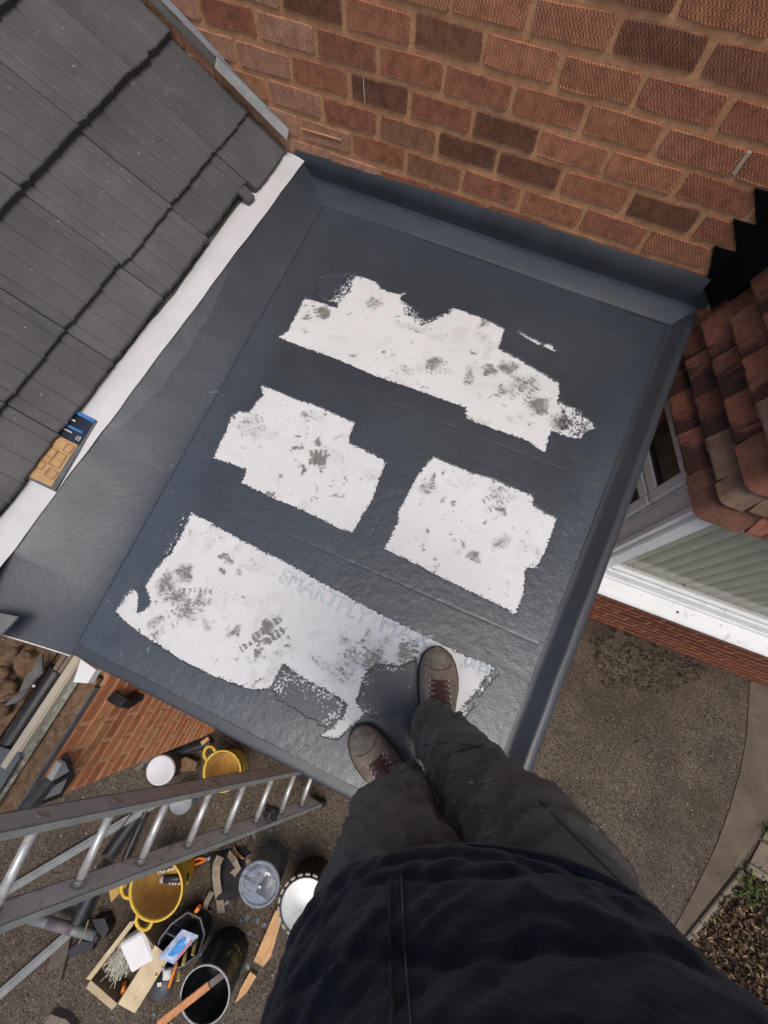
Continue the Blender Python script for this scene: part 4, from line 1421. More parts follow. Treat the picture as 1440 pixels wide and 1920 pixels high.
M_RUB = simple("brown_rubble", lin(94, 74, 58), lin(130, 106, 84), 30, .97, .9, 110, c3=lin(156, 138, 116), bdist=.004, spec=.15)
M_MOSS = simple("mossy_mortar", lin(108, 108, 100), lin(160, 162, 150), 26, .97, .9, 90, c3=lin(72, 70, 60), bdist=.005, spec=.15)
sb = mk('soil_capping', lump(((-.326, -2.80), (-.252, -2.205)), -.328, .006, 26, 30, 160, 1), M_RUB, side, True)
mk('capping_body', xf(cbox(.150, .60, .030, .003), Matrix.Translation((-.3285, -2.50, -.3475))), M_RUB, side)
mk('capping_edge', bar((-.2505, -2.80, -.345), (-.2505, -2.235, -.345), .010, .032, .002), simple("grey_capping_edge", lin(80, 78, 76), lin(104, 100, 98), 20, .85, .3), side)
mk('mossy_mortar', lump(((-.345, -2.85), (-.306, -2.19)), -.311, .008, 34, 20, 180, 3), M_MOSS, side, True)
mk('eaves_bed', xf(cbox(.62, .90, .20, .003), Matrix.Translation((-.70, -2.56, -.452))), M_RUB, side)
cb_ = mk('fascia_board', join(bar((-.3545, -2.60, -.300), (-.3525, -2.105, -.298), .030, .028, .003), bar((-.3355, -2.60, -.306), (-.3335, -2.105, -.304), .007, .034, .002)), simple("cream_board", lin(168, 156, 136), lin(192, 182, 164), 9, .6, .15, 80, stretch=(1, .1, 1), c3=lin(150, 138, 118)))
tag(cb_, 'dusty cream fascia board lying along the top of the orange brick wall', 'board')
wc = [at(u, v, -.245) for u, v in ((152, 1236), (180, 1256), (164, 1281), (137, 1279))]
we = sheet('end_cap', wc[::-1] if ((wc[1] - wc[0]).cross(wc[2] - wc[0])).z < 0 else wc, .03, M_WHITEPVC, cb_)
we['label'] = 'clean white plastic end piece'
bat = thing('timber_batten', at(108, 1245, -.30), 'short weathered roof battens between the black gutter and the cream board', 'timber')
for dx, w in ((0, .018), (.022, .016)):
    mk('batten', bar(Vector((-.405 + dx, -2.24, -.300)), Vector((-.401 + dx, -2.06, -.296)), w, .020, .002), M_WOOD_DARK, bat)
gut = thing('gutter', at(45, 1330, -.27), 'black half round plastic gutter lying upside down over brown rubble', 'gutter')
def gut_pt(u, v):
    a = math.pi * u
    y = -2.245 - .45 * v
    return (-.416 - .036 * math.cos(a) + .006 * v, y, -.345 + .048 * math.sin(a) + .004 * v)
mk('trough', grid(gut_pt, 14, 10), M_BLACK_PL, gut, True)
mk('rim', join(tube([gut_pt(0, v / 6) for v in range(7)], .004, 6), tube([gut_pt(1, v / 6) for v in range(7)], .004, 6), tube([gut_pt(u / 12, 0) for u in range(13)], .005, 6)), M_BLACK_PL, gut)
mk('drip', xf(lathe([(.0, 0), (.006, .001), (.004, .005), (.0, .006)], 8), Matrix.Translation(at(64, 1286, -.275))), M_PALE, gut)
rb = mk('rubble', lump(((-1.10, -3.0), (-.470, -2.05)), -.335, .030, 13, 70, 90, 7), M_RUB, None, True)
tag(rb, 'brown crumbled mortar rubble in the open eaves at the left edge of the photo', None, None, 'stuff')
M_SLATE = simple("grey_slate", lin(84, 82, 80), lin(108, 106, 102), 14, .7, .3, 60)
for pts, lb in ((((70, 1234), (79, 1226), (80, 1262), (66, 1274), (54, 1290), (36, 1298), (50, 1264), (62, 1256)), 'tall broken grey slate piece standing over the rubble by the gutter'),
                (((36, 1300), (54, 1292), (46, 1304), (30, 1318), (8, 1324), (18, 1312)), 'small pointed grey slate piece low on the rubble by the gutter')):
    s_ = mk('broken_slate', slab(ccw([tuple(at(u, v, -.285))[:2] for u, v in pts]), -.292, -.284), M_SLATE)
    tag(s_, lb, 'slate', 'broken slates in the open eaves')
LUMPL = ['brown mortar lump beside the small pointed slate piece', 'brown mortar lump at the photo edge just above the small slate piece', 'brown mortar lump left of the tall slate piece under the flap', 'small brown mortar lump between the slate tip and the roof flap', 'brown mortar lump at the photo edge below the small slate piece']
def chunk(r, seed):
    rr = np.random.default_rng(seed)
    V, F = lathe([(.001, -r * .7), (r * .8, -r * .45), (r, 0), (r * .7, r * .55), (.001, r * .7)], 9)
    V = [tuple(Vector(v) * (1 + rr.normal(0, .12))) for v in V]
    return V, F
for i, (u, v, r) in enumerate(((14, 1290, .035), (4, 1262, .03), (24, 1222, .02), (50, 1228, .018), (4, 1330, .03))):
    c_ = mk('mortar_lump', xf(chunk(r, i), Matrix.Translation(at(u, v, -.30))), M_RUB, None, True)
    tag(c_, LUMPL[i], 'rubble lump', 'mortar lumps in the open eaves')
gs_ = mk('grey_lead_sheet', slab(ccw([tuple(at(u, v, -.285))[:2] for u, v in ((-30, 1390), (37, 1412), (36, 1422), (0, 1480), (-30, 1520))]), -.292, -.286), M_LEAD)
tag(gs_, 'flat grey sheet of lead at the left photo edge below the cream board', 'lead sheet')
# black framed sash at the corner of the wall
def wpts(px, x): return [atx(u, v, x) for u, v in px]
XS = -.232
sash = thing('window_sash', atx(100, 1460, XS), 'small black framed sash with grey panes at the top corner of the orange wall', 'window')
def wslab(px, x0, x1):
    a, b = wpts(px, x0), wpts(px, x1)
    b = [Vector((x1, p.y, p.z)) for p in a]
    n = len(a)
    V = [tuple(p) for p in a] + [tuple(p) for p in b]
    F = [tuple(range(n)), tuple(range(n, 2 * n))[::-1]] + [(i, n + i, n + (i + 1) % n, (i + 1) % n) for i in range(n)]
    return V, F
mk('frame', join(wslab([(111, 1421), (119, 1411), (131, 1448), (122, 1449)], XS - .02, XS + .012), wslab([(122, 1447), (131, 1448), (104, 1486), (96, 1485)], XS - .02, XS + .0115),
                 wslab([(120, 1442), (122, 1450), (84, 1466), (80, 1462)], XS - .02, XS + .011), wslab([(104, 1482), (106, 1487), (62, 1503), (58, 1499)], XS - .02, XS + .0105)), M_BLACK_PL, sash)
M_GREYPANE = simple("grey_pane", lin(150, 150, 154), lin(164, 164, 168), 8, .35, 0)
mk('pane', wslab([(112, 1422), (120, 1441), (86, 1460), (106, 1426)], XS - .012, XS + .0135), M_GREYPANE, sash)
mk('pane', wslab([(117, 1454), (104, 1481), (62, 1498), (80, 1474)], XS - .012, XS + .0135), M_GREYPANE, sash)
sy = mk('lead_downstand', wslab([(84, 1456), (90, 1462), (60, 1502), (44, 1520), (36, 1512)], XS - .02, XS + .016), simple("dark_grey_trim", lin(56, 58, 62), lin(76, 78, 82), 14, .5, .1), sash)
# black bracket on the wall, plastic lengths at its foot
brk = thing('pipe_bracket', atx(240, 1305, XW), 'black angled pipe shoe fixed to the orange brick wall under the flat roof edge', 'bracket')
pA, pB, pC = atx(262, 1303, XW + .03), atx(237, 1319, XW + .035), atx(222, 1312, XW + .035)
mk('elbow', join(bar(pA, pB, .034, .05, .006, (1, 0, 0)), bar(pB, pC, .036, .06, .006, (1, 0, 0))), M_BLACK_PL, brk)
mk('socket', bar(pB.lerp(pC, .8), pB.lerp(pC, 1.25), .046, .068, .006, (1, 0, 0)), M_BLACK_PL, brk)

# ================================================================= ladder
M_ALU = simple("ladder_aluminium", lin(176, 176, 174), lin(206, 206, 204), 40, .38, .3, 300, metal=.5, stretch=(1, 1, .1))
M_ALU_D = simple("dusty_aluminium", lin(202, 205, 204), lin(222, 225, 224), 7, .6, .3, 60, metal=.0, c3=lin(160, 160, 154))
M_ALU_E = simple("stile_edge_metal", lin(120, 122, 120), lin(140, 142, 140), 10, .5, .2, 60, metal=.3)
lad = thing('ladder', (.60, -2.70, ZG), 'aluminium ladder leaning up past the left roof with its rungs facing the flat roof', 'ladder')
LE = Vector((-.374, -.042, .926)).normalized()          # up the ladder
LR = Vector((.112, -.994, 0)).normalized()              # along the rungs
LN = LE.cross(LR).normalized()
if LN.z < 0: LN = -LN
L0 = Vector((-.048, -2.587, -.149))                     # a rung at the near stile's inner face
def lp(i, t, o=0): return L0 + LE * (.25 * i) + LR * t + LN * o
TB = (L0.z - ZG) / .926 / .25
W1 = .262
SW, SDp = .027, .100
for t, nm in ((-SW / 2 - .001, 'stile'), (W1 + SW / 2 + .001, 'stile')):
    a, b = lp(-TB + .14, t), lp(6.0, t)
    st_ = mk('stile', bar(a, b, SW - .002, SDp - .010, .002, LN), M_ALU_D, lad)
    mk('stile_flange', join(bar(a + LN * (SDp / 2 - .003), b + LN * (SDp / 2 - .003), SW, .006, .0015, LN), bar(a - LN * (SDp / 2 - .003), b - LN * (SDp / 2 - .003), SW, .006, .0015, LN)), M_ALU_E, st_)
    mk('rubber_foot', bar(lp(-TB + .02, t), lp(-TB + .34, t), SW + .014, SDp + .012, .006, LN), M_BLACK_PL, lad)
for i in range(-7, 6):
    if i < -TB + .3: continue
    rg = mk('rung', tube([lp(i, -.001), lp(i, W1 + .001)], .0155, 14), M_ALU, lad, True)
    mk('rung_collar', tube([lp(i, W1 - .022), lp(i, W1 + .0005)], .0195, 14), M_ALU_E, rg)
    mk('rung_collar', tube([lp(i, -.0005), lp(i, .012)], .0195, 14), M_ALU_E, rg)
    mk('rung_end', tube([lp(i, -SW - .001), lp(i, -SW - .004), lp(i, -SW - .0045)], [.019, .017, .009], 16), M_ALU, rg)
# black clamp near the foot
mk('clamp', join(bar(lp(-5.15, W1 - .05, .03), lp(-5.55, W1 - .05, .03), .05, .05, .006, LN), bar(lp(-5.2, W1 - .09, .03), lp(-5.5, W1 - .01, .03), .024, .07, .005, LN)), M_BLACK_PL, lad)
# long metal poles that lie behind the ladder
for (a, b, lb) in (((-20, 1690), (312, 1494), 'long grey metal pole lying behind the ladder, nearer to the orange wall'), ((-30, 1890), (132, 1748), 'grey metal pole below the ladder running out of the left photo edge')):
    pa_, pb_ = at(*a, ZG + .03), at(*b, ZG + .03)
    po = mk('metal_pole', join(bar(pa_, pb_, .06, .026, .005), bar(pa_ + Vector((0, 0, .014)), pb_ + Vector((0, 0, .014)), .02, .012, .002)), M_ALU_E)
    tag(po, lb, 'pole')
tb_ = thing('support_tube', at(120, 1735, ZG + .05), 'stubby grey tube with a purple stained band and dark open end, below the ladder', 'tube')
ta, tb2 = at(40, 1716, ZG + .14), at(188, 1756, ZG + .06)
mk('tube_body', tube([ta, ta.lerp(tb2, .97)], .034, 18), M_ALU_E, tb_, True)
mk('stained_band', tube([ta.lerp(tb2, .34), ta.lerp(tb2, .66)], .0352, 18), simple("purple_stain", lin(96, 84, 90), lin(118, 108, 112), 16, .6, .2), tb_, True)
mk('end_cap', tube([ta.lerp(tb2, .95), tb2], .037, 18), M_BLACK_PL, tb_, True)
mk('wire_tie', tube([at(166, 1725, ZG + .11), at(160, 1745, ZG + .115), at(148, 1768, ZG + .06)], .004, 6), M_L1, tb_)

# ================================================================= things on the ground
M_YEL = simple("yellow_tub_plastic", lin(206, 164, 48), lin(232, 192, 72), 10, .55, .15, 60, c3=lin(176, 144, 70))
M_YEL_IN = simple("dusty_tub_inside", lin(158, 122, 62), lin(188, 150, 82), 9, .85, .25, 70, c3=lin(140, 116, 78))
def tub(px, R, H, label, handles=(), squash=1.0, rb=.72, group=None):
    c = at(*px, ZG + H); c.z = ZG
    t = thing('builders_tub', c, label, 'tub', group)
    def wob_(VF):
        V = []
        for x, y, z in VF[0]:
            a = math.atan2(y - c.y, x - c.x)
            k = 1 + .02 * math.cos(2 * a + 1) * (z - ZG) / H
            V.append((c.x + (x - c.x) * k, c.y + (y - c.y) * k, z))
        return V, VF[1]
    mk('shell', wob_(lathe([(R * rb - .004, .001), (R * rb, .006), (R * .88, H * .55), (R - .004, H - .012), (R + .004, H - .010), (R + .006, H), (R - .006, H + .001), (R - .008, H - .014)], 40, c)), M_YEL, t, True)
    mk('inside', wob_(lathe([(.0, .012), (R * rb - .012, .012), (R * .86, H * .55), (R - .0085, H - .014)], 40, c)), M_YEL_IN, t, True)
    for a in handles:
        pts = []
        for k in range(9):
            q = (k / 8 - .5)
            aa = a + q * .62
            rr = R + .003 + .070 * math.cos(q * math.pi) ** .6
            pts.append(c + Vector((math.cos(aa) * rr, math.sin(aa) * rr, H - .012 - .02 * math.cos(q * math.pi))))
        mk('handle', tube(pts, .0115, 8), M_YEL, t, True)
    return t, c
tubA, cA = tub((292, 1668), .178, .30, 'dusty yellow flexible tub holding two sealant cartridges, in front of the ladder', (math.radians(207), math.radians(278)))
def cart(p0, p1, text, label, capc):
    t = thing('sealant_cartridge', p0, label, 'cartridge', None)
    mk('barrel', tube([p0, p1], .0245, 20), M_BLACK_PL, t, True)
    d = (p1 - p0).normalized()
    mk('white_end', tube([p0 - d * .004, p0 + d * .018], .0252, 20), capc, t, True)
    up = Vector((0, -.35, .94)).normalized()
    s = d.cross(up).normalized()
    n = s.cross(d).normalized()
    if n.z < 0: n = -n
    # curved white lettering printed on the barrel
    q0, q1 = p0 + d * .055 + n * .0250, p0 + d * .185 + n * .0250
    lettering(text, q1 - n.cross(d) * .010, q0 - n.cross(d) * .010, .020, t, M_PALE, 'lettering', 0, .0004, n, 0.1, .0004)
    return t
c1a, c1b = at(281, 1632, ZG + .22), at(330, 1617, ZG + .20)
c2a, c2b = at(303, 1648, ZG + .21), at(343, 1645, ZG + .19)
d1 = (c1b - c1a).normalized(); d2 = (c2b - c2a).normalized()
cart(c1a, c1a + d1 * .20, 'GRIP FILL', 'black sealant cartridge with white end, upper one in the yellow tub', M_PALE)
cart(c2a, c2a + d2 * .175, 'GRIP FILL', 'black sealant cartridge with red and white end, lower one in the yellow tub', simple("red_white_end", lin(150, 70, 66), lin(196, 180, 176), 60, .5, 0))
tub((416, 1446), .135, .26, 'smaller yellow tub half hidden behind the far stile of the ladder', (math.radians(160),))
ot = thing('pliers', at(372, 1612, ZG + .02), 'orange handled pliers on the ground right of the big yellow tub', 'tool')
M_ORANGE = simple("orange_plastic", lin(226, 118, 30), lin(240, 140, 44), 12, .45, 0)
pz = ZG + .02
mk('handle', tube([at(358, 1616, pz), at(372, 1609, pz), at(386, 1610, pz)], .009, 8), M_ORANGE, ot, True)
mk('handle', tube([at(358, 1622, pz), at(372, 1619, pz), at(386, 1612, pz)], .009, 8), M_ORANGE, ot, True)
mk('jaws', tube([at(385, 1611, pz), at(398, 1608, pz), at(406, 1610, pz)], [.012, .014, .005], 8), M_ALU, ot, True)

# tool belt with tan straps
tbelt = thing('tool_belt', at(425, 1650, ZG), 'black tool belt with worn tan straps between the yellow tub and the grey bucket', 'tool belt')
M_STRAP = simple("tan_strap", lin(122, 108, 92), lin(150, 136, 118), 24, .85, .3, 120)
M_BLACKCLOTH = simple("black_cloth", (.010, .010, .011, 1), (.02, .02, .022, 1), 20, .92, .5, 160)
def pouch(u, v):
    uu = 388 + 74 * u + 8 * math.sin(v * 3)
    vv = 1600 + 95 * v - 14 * u
    h = .10 * math.sin(math.pi * min(1, max(0, u))) ** .6 * math.sin(math.pi * v) ** .5 * (1 + .5 * nz((u * 3, v * 3, 0), 1))
    p = at(uu, vv, ZG + .005)
    return (p.x, p.y, ZG + .004 + max(0, h))
mk('pouch', grid(pouch, 22, 26), M_BLACKCLOTH, tbelt, True)
def strap(px, w, hs, parent, mat):
    pts = [at(u, v, ZG + h) for (u, v), h in zip(px, hs)]
    V, F = [], []
    for i, p in enumerate(pts):
        d = (pts[min(i + 1, len(pts) - 1)] - pts[max(0, i - 1)]).normalized()
        s = d.cross(Vector((0, 0, 1))).normalized() * w / 2
        for q in (s, -s): V.append(tuple(p + q))
        for q in (s, -s): V.append(tuple(p + q - Vector((0, 0, .005))))
    for i in range(len(pts) - 1):
        b = i * 4
        F += [(b, b + 1, b + 5, b + 4), (b + 2, b + 6, b + 7, b + 3), (b, b + 4, b + 6, b + 2), (b + 1, b + 3, b + 7, b + 5)]
    n = len(V)
    F += [(0, 2, 3, 1), (n - 4, n - 3, n - 1, n - 2)]
    return mk('strap', (V, F), mat, parent, False)
strap([(413, 1606), (406, 1622), (405, 1645), (408, 1668), (412, 1690), (415, 1712)], .055, (.13, .15, .15, .12, .06, .02), tbelt, M_STRAP)
strap([(398, 1672), (388, 1690), (383, 1706), (394, 1712)], .035, (.06, .09, .05, .01), tbelt, M_STRAP)
strap([(428, 1600), (440, 1615), (446, 1628), (436, 1640), (434, 1655)], .045, (.06, .12, .10, .09, .05), tbelt, M_STRAP)
strap([(436, 1590), (440, 1600), (452, 1612), (462, 1617)], .04, (.02, .06, .05, .01), tbelt, simple("suede", lin(138, 112, 74), lin(160, 132, 90), 24, .9, .3))
mk('red_patch', xf(cbox(.07, .10, .05, .014), Matrix.Translation(at(446, 1646, ZG + .03)) @ Matrix.Rotation(.5, 4, 'Z')), simple("red_cloth", lin(150, 26, 36), lin(172, 36, 44), 12, .8, .2), tbelt)
mk('buckle', tube([at(420, 1698, ZG + .03), at(430, 1690, ZG + .03), at(424, 1688, ZG + .03), at(420, 1698, ZG + .03)], .004, 6), M_ALU, tbelt)

# buckets
def bucket(name, px, R, H, label, body, lid=None, rb=.86, cat='bucket', group=None):
    c = at(*px, ZG + H); c.z = ZG
    t = thing(name, c, label, cat, group)
    mk('body', lathe([(R * rb - .006, .0), (R * rb, .004), (R * .985, H * .90), (R * 1.0, H * .905), (R * 1.0, H * .93), (R * 1.03, H * .935), (R * 1.03, H * .99)], 36, c), body, t, True)
    return t, c
def smear():
    m = NT("smeared_grey")
    f = m.noise(5, 6, .7, dist=1.6, stretch=(1, 2.2, 1))
    col = m.ramp(f, [(.28, lin(44, 48, 52)), (.42, lin(96, 104, 114)), (.58, lin(128, 138, 150)), (.72, lin(82, 88, 94))])
    col = m.mix(m.mask(m.noise(20, 5, .75, dist=1), .60, .66), col, lin(34, 36, 38))
    col = m.mix(m.mask(m.noise(17, 5, .75, dist=1.4), .66, .70), col, lin(176, 176, 172))
    return m.done(col, m.math('MULTIPLY_ADD', m.noise(8, 4), .3, .25), m.bump(m.noise(30, 5), .4, .003))
M_SMEAR = smear()
gb_, gc = bucket('resin_bucket', (486, 1657), .130, .33, 'grey bucket with resin smeared all over its closed lid', M_SMEAR)
mk('lid', lathe([(.0, .333), (.085, .334), (.100, .330), (.108, .322), (.118, .322), (.122, .336), (.1345, .336), (.1345, .31), (.128, .306)], 36, gc), M_SMEAR, gb_, True)
mk('resin_lump', grid(lambda u, v: (gc.x + .05 + (u - .5) * .10 * (1 - .3 * v), gc.y + (v - .5) * .12 + .01, ZG + .336 + .008 * math.sin(math.pi * u) * math.sin(math.pi * v)), 8, 8), simple("dark_resin", lin(64, 70, 76), lin(84, 90, 98), 9, .3, .1), gb_, True)
mk('white_blob', xf(lathe([(.0, 0), (.012, .002), (.009, .008), (0, .011)], 12), Matrix.Translation(Vector((gc.x + .012, gc.y - .004, ZG + .342)))), M_PALE, gb_, True)
mk('white_sticker', xf(cbox(.032, .026, .001, .0002), Matrix.Translation(Vector((gc.x + .022, gc.y + .072, ZG + .3355))) @ Matrix.Rotation(.3, 4, 'Z')), M_PALE, gb_)
wb_, wc_ = bucket('white_lined_bucket', (573, 1700), .165, .33, 'open bucket with notched rim and clean white inside, partly behind the jacket', M_BLACK_PL, rb=.9)
mk('inside', lathe([(.0, .16), (.135, .16), (.157, .318), (.160, .329)], 36, wc_), M_WHITEPVC, wb_, True)
mk('rim', lathe([(.158, .328), (.164, .334), (.170, .330), (.171, .316)], 36, wc_), M_BLACK_PL, wb_, True)
for k in range(22):
    a = 2 * math.pi * k / 22
    p = wc_ + Vector((math.cos(a) * .178, math.sin(a) * .178, .322))
    mk('rim_tab', xf(cbox(.013, .034, .016, .003), Matrix.Translation(p) @ Matrix.Rotation(a, 4, 'Z')), simple("grey_tab", lin(150, 146, 136), lin(178, 172, 160), 60, .7, 0) if k == 0 else bpy.data.materials["grey_tab"], wb_)
bk1, bc1 = bucket('white_bucket', (338, 1504), .082, .19, 'small white bucket with a blue cross label, seen under the ladder rungs', simple("translucent_white", (.60, .61, .62, 1), (.66, .67, .68, 1), 10, .4, 0), rb=.82)
mk('inside', lathe([(.0, .02), (.064, .02), (.076, .17), (.081, .188)], 32, bc1), bpy.data.materials["translucent_white"], bk1, True)
lbm = mk('blue_label', lathe([(.0745, .07), (.0790, .15)], 40, bc1), M_BLUE, bk1, True)
# only the side towards the deck carries the label
me_ = lbm.data
import bmesh
bm = bmesh.new(); bm.from_mesh(me_)
kill = [f for f in bm.faces if len(f.verts) > 4 or not (math.radians(10) < math.atan2(f.calc_center_median().y - bc1.y, f.calc_center_median().x - bc1.x) < math.radians(85))]
bmesh.ops.delete(bm, geom=kill, context='FACES'); bm.to_mesh(me_); bm.free()
cr = []
for a0, a1, z0, z1 in ((math.radians(20), math.radians(75), .105, .12), (math.radians(42), math.radians(54), .075, .148)):
    V, F = [], []
    for i in range(9):
        a = a0 + (a1 - a0) * i / 8
        for z in (z0, z1):
            r = .0752 + (z - .07) * .056
            V.append((bc1.x + r * math.cos(a), bc1.y + r * math.sin(a), ZG + z))
    F = [(2 * i, 2 * i + 2, 2 * i + 3, 2 * i + 1) for i in range(8)]
    cr.append((V, F))
mk('cross', join(*cr), simple("dark_blue_print", lin(30, 78, 124), lin(42, 92, 140), 12, .5, 0), bk1)
bk2, bc2 = bucket('paint_tub', (301, 1444), .098, .20, 'white lidded tub with its shaded side coloured grey beside the orange wall', simple("shaded_tub_side", lin(70, 68, 64), lin(110, 106, 100), 9, .7, .2, 60), rb=.94)  # white tub; the shade on its side is put into the colour
mk('lid', lathe([(.0, .203), (.085, .203), (.092, .208), (.102, .207), (.103, .185)], 32, bc2), M_MEMB, bk2, True)
mk('dented_patch', xf(cbox(.09, .003, .05, .001), Matrix.Translation(Vector((bc2.x, bc2.y - .094, ZG + .1)))), M_MEMB, bk2)
bx_ = mk('mortar_board', slab(ccw(gpoly([(342, 1424), (356, 1414), (378, 1424), (376, 1440), (345, 1442)])), ZG + .03, ZG + .08), M_RUB)
tag(bx_, 'brown dusty block on the ground between the white tub and the smaller yellow tub', 'block')

# black resin tub with wooden paddle
H = .38
rc = at(384, 1866, ZG + H); rc.z = ZG
rt = thing('resin_drum', rc, 'tall open black drum with pale rim and gold lettering, wooden paddle across it', 'drum')
R = .148
M_GLOSSBLK = simple("gloss_black_drum", (.010, .012, .011, 1), (.02, .022, .02, 1), 9, .28, .12, 40, c3=(.05, .05, .048, 1))
mk('body', lathe([(R * .93, 0), (R * .95, .004), (R * .975, H * .42), (R * .985, H * .425), (R * .985, H * .44), (R * .978, H * .445), (R, H * .96), (R + .003, H)], 40, rc), M_GLOSSBLK, rt, True)
mk('inside', lathe([(.0, H * .22), (R * .94, H * .22), (R * .985, H * .97), (R - .002, H)], 40, rc), M_GLOSSBLK, rt, True)
mk('rim', lathe([(R - .003, H - .004), (R - .001, H + .003), (R + .004, H + .003), (R + .006, H - .006)], 40, rc), simple("scuffed_rim", lin(150, 150, 150), lin(196, 196, 196), 60, .5, 0), rt, True)
M_GOLD = simple("gold_print", lin(112, 108, 66), lin(140, 134, 86), 30, .5, 0)
for k, (txt, z0, hh, a0, a1) in enumerate((('FLEX', .20, .05, 88, 46), ('RESIN', .13, .030, 84, 46))):
    for i, chx in enumerate(txt):
        a = math.radians(a0 + (a1 - a0) * (i + .5) / len(txt))
        rr = R * (.955 + .05 * z0 / H) + .0012
        n = Vector((math.cos(a), math.sin(a), 0))
        ex = Vector((0, 0, 1)).cross(n) * -1
        w = hh * .55
        p = rc + n * rr + Vector((0, 0, z0))
        ex = Vector((-math.sin(a), math.cos(a), 0))
        lettering(chx, p - ex * w / 2, p + ex * w / 2, hh, rt, M_GOLD, 'lettering', 0, .0002, n, 0, .0004)
def rail_line(a, z0, z1):
    a = math.radians(a)
    return tube([rc + Vector((math.cos(a) * (R * .985 + .001), math.sin(a) * (R * .985 + .001), z)) for z in (z0, z1)], .0016, 4)
mk('printed_line', join(*[rail_line(a, .05, .34) for a in (30, 25, 21, 10)]), M_GREYBACK, rt)
pd_ = thing('wooden_paddle', at(360, 1870, ZG + H + .03), 'orange brown wooden stirring paddle resting across the black drum', 'paddle')
M_PADDLE = simple("orange_wood", lin(168, 106, 62), lin(202, 138, 88), 9, .6, .2, 40, stretch=(8, 1, 1), c3=lin(150, 92, 54))
pp0, pp1, pp2 = at(296, 1922, ZG + H + .06), at(392, 1847, ZG + H + .012), at(424, 1822, ZG + H - .03)
mk('shaft', bar(pp0, pp1, .042, .012, .003), M_PADDLE, pd_)
mk('dipped_end', bar(pp1 + (pp2 - pp1).normalized() * .002, pp2, .042, .012, .003), simple("dipped_wood", lin(44, 36, 32), lin(70, 52, 42), 12, .35, .1), pd_)

# planks under the jacket edge
M_PLY = simple("fresh_ply", lin(176, 132, 84), lin(206, 164, 112), 7, .65, .2, 40, stretch=(7, 1.2, 1), c3=lin(160, 116, 70))
for pts, lb, z in (((( 517, 1706), (530, 1716), (508, 1794), (494, 1812), (476, 1801)), 'wider fresh plywood offcut with its cut end towards the black drum', .035), (((469, 1822), (481, 1831), (462, 1862), (440, 1882), (452, 1852)), 'narrow pointed plywood offcut below the wider one', .03)):
    p_ = mk('plywood_offcut', slab(ccw([tuple(at(u, v, ZG + z))[:2] for u, v in pts]), ZG + z - .02, ZG + z), M_PLY)
    tag(p_, lb, 'plywood', 'plywood offcuts by the man')
    mk('dark_edge', slab(ccw([tuple(at(u, v, ZG + z))[:2] for u, v in (pts[3], pts[4], (pts[4][0] - 1, pts[4][1] + 3), (pts[3][0] - 1, pts[3][1] + 3))]), ZG + z - .021, ZG + z - .001), M_WOOD_DARK, p_)

# cardboard box
M_CARD = simple("cardboard", lin(186, 166, 130), lin(206, 188, 154), 8, .8, .15, 60, c3=lin(150, 132, 102))
M_CARD_IN = simple("cardboard_inside", lin(120, 104, 80), lin(142, 124, 96), 8, .85, .15, 60)
box = thing('cardboard_box', at(235, 1800, ZG), 'open cardboard box with spread flaps holding white foam and a glass fibre bundle', 'box')
HB = .17
cB = [at(u, v, ZG) for u, v in ((263, 1722), (297, 1764), (226, 1868), (184, 1828))]       # floor corners
tB = [Vector((p.x, p.y, ZG + HB)) for p in cB]
tB = [at(u, v, ZG + HB) for u, v in ((256, 1726), (290, 1772), (220, 1882), (170, 1838))]
cB = [Vector((p.x, p.y, ZG + .002)) for p in tB]
def panel(a, b, c, d, mat, nm='side'):
    return sheet(nm, [a, b, c, d], .004, mat, box)
panel(cB[0], cB[1], cB[2], cB[3], M_CARD_IN, 'bottom')
for i in range(4):
    j = (i + 1) % 4
    panel(cB[i], cB[j], tB[j], tB[i], M_CARD_IN, 'side')
def flap(i, j, out, drop, mat=None):
    a, b = tB[i], tB[j]
    mid = sum(tB, Vector()) / 4
    n = (b - a).cross(Vector((0, 0, 1))).normalized()
    if n.dot(((a + b) / 2) - mid) < 0: n = -n
    e = (b - a) * .02
    sheet('flap', [a, b, b - e + n * out + Vector((0, 0, -drop)), a + e + n * out + Vector((0, 0, -drop * .8))], .004, mat or M_CARD, box)
flap(1, 2, .13, .02)
flap(2, 3, .030, -.02)
flap(3, 0, .025, -.03)
flap(0, 1, .012, -.035)
fo = mk('foam_block', xf(cbox(.17, .20, .09, .012), Matrix.Translation(at(263, 1776, ZG + .14)) @ Matrix.Rotation(.95, 4, 'Z') @ Matrix.Rotation(.15, 4, 'X')), simple("white_foam", (.70, .68, .67, 1), (.76, .74, .73, 1), 9, .8, .2, 120))
tag(fo, 'white foam block leaning in the cardboard box', 'foam block')
# bundle of glass fibre
r_ = np.random.default_rng(4)
fb = []
c0 = at(228, 1798, ZG + .13)
ax = (at(246, 1762, ZG + .13) - c0).normalized()
for i in range(170):
    o = Vector((r_.normal(0, .028), r_.normal(0, .028), r_.normal(0, .02)))
    l = r_.uniform(.07, .15)
    d = (ax + Vector((r_.normal(0, .28), r_.normal(0, .28), r_.normal(0, .18)))).normalized()
    s_ = c0 + o - d * l * .6
    fb.append(tube([s_, s_ + d * l * .5 + Vector((0, 0, r_.normal(0, .01))), s_ + d * l], .0022, 3, False))
fbo = mk('glass_fibre_bundle', join(*fb), simple("glass_fibre", lin(176, 176, 156), lin(204, 202, 184), 30, .7, 0))
tag(fbo, 'pale tangled bundle of glass fibre in the cardboard box', 'glass fibre', None, 'stuff')
def mbag(u, v):
    p = at(186 + 42 * u + 26 * v, 1842 - 34 * u - 92 * v, ZG + .09)
    return (p.x, p.y, ZG + .09 + .03 * math.sin(math.pi * u) + .02 * nz((u, v, 0), 5))
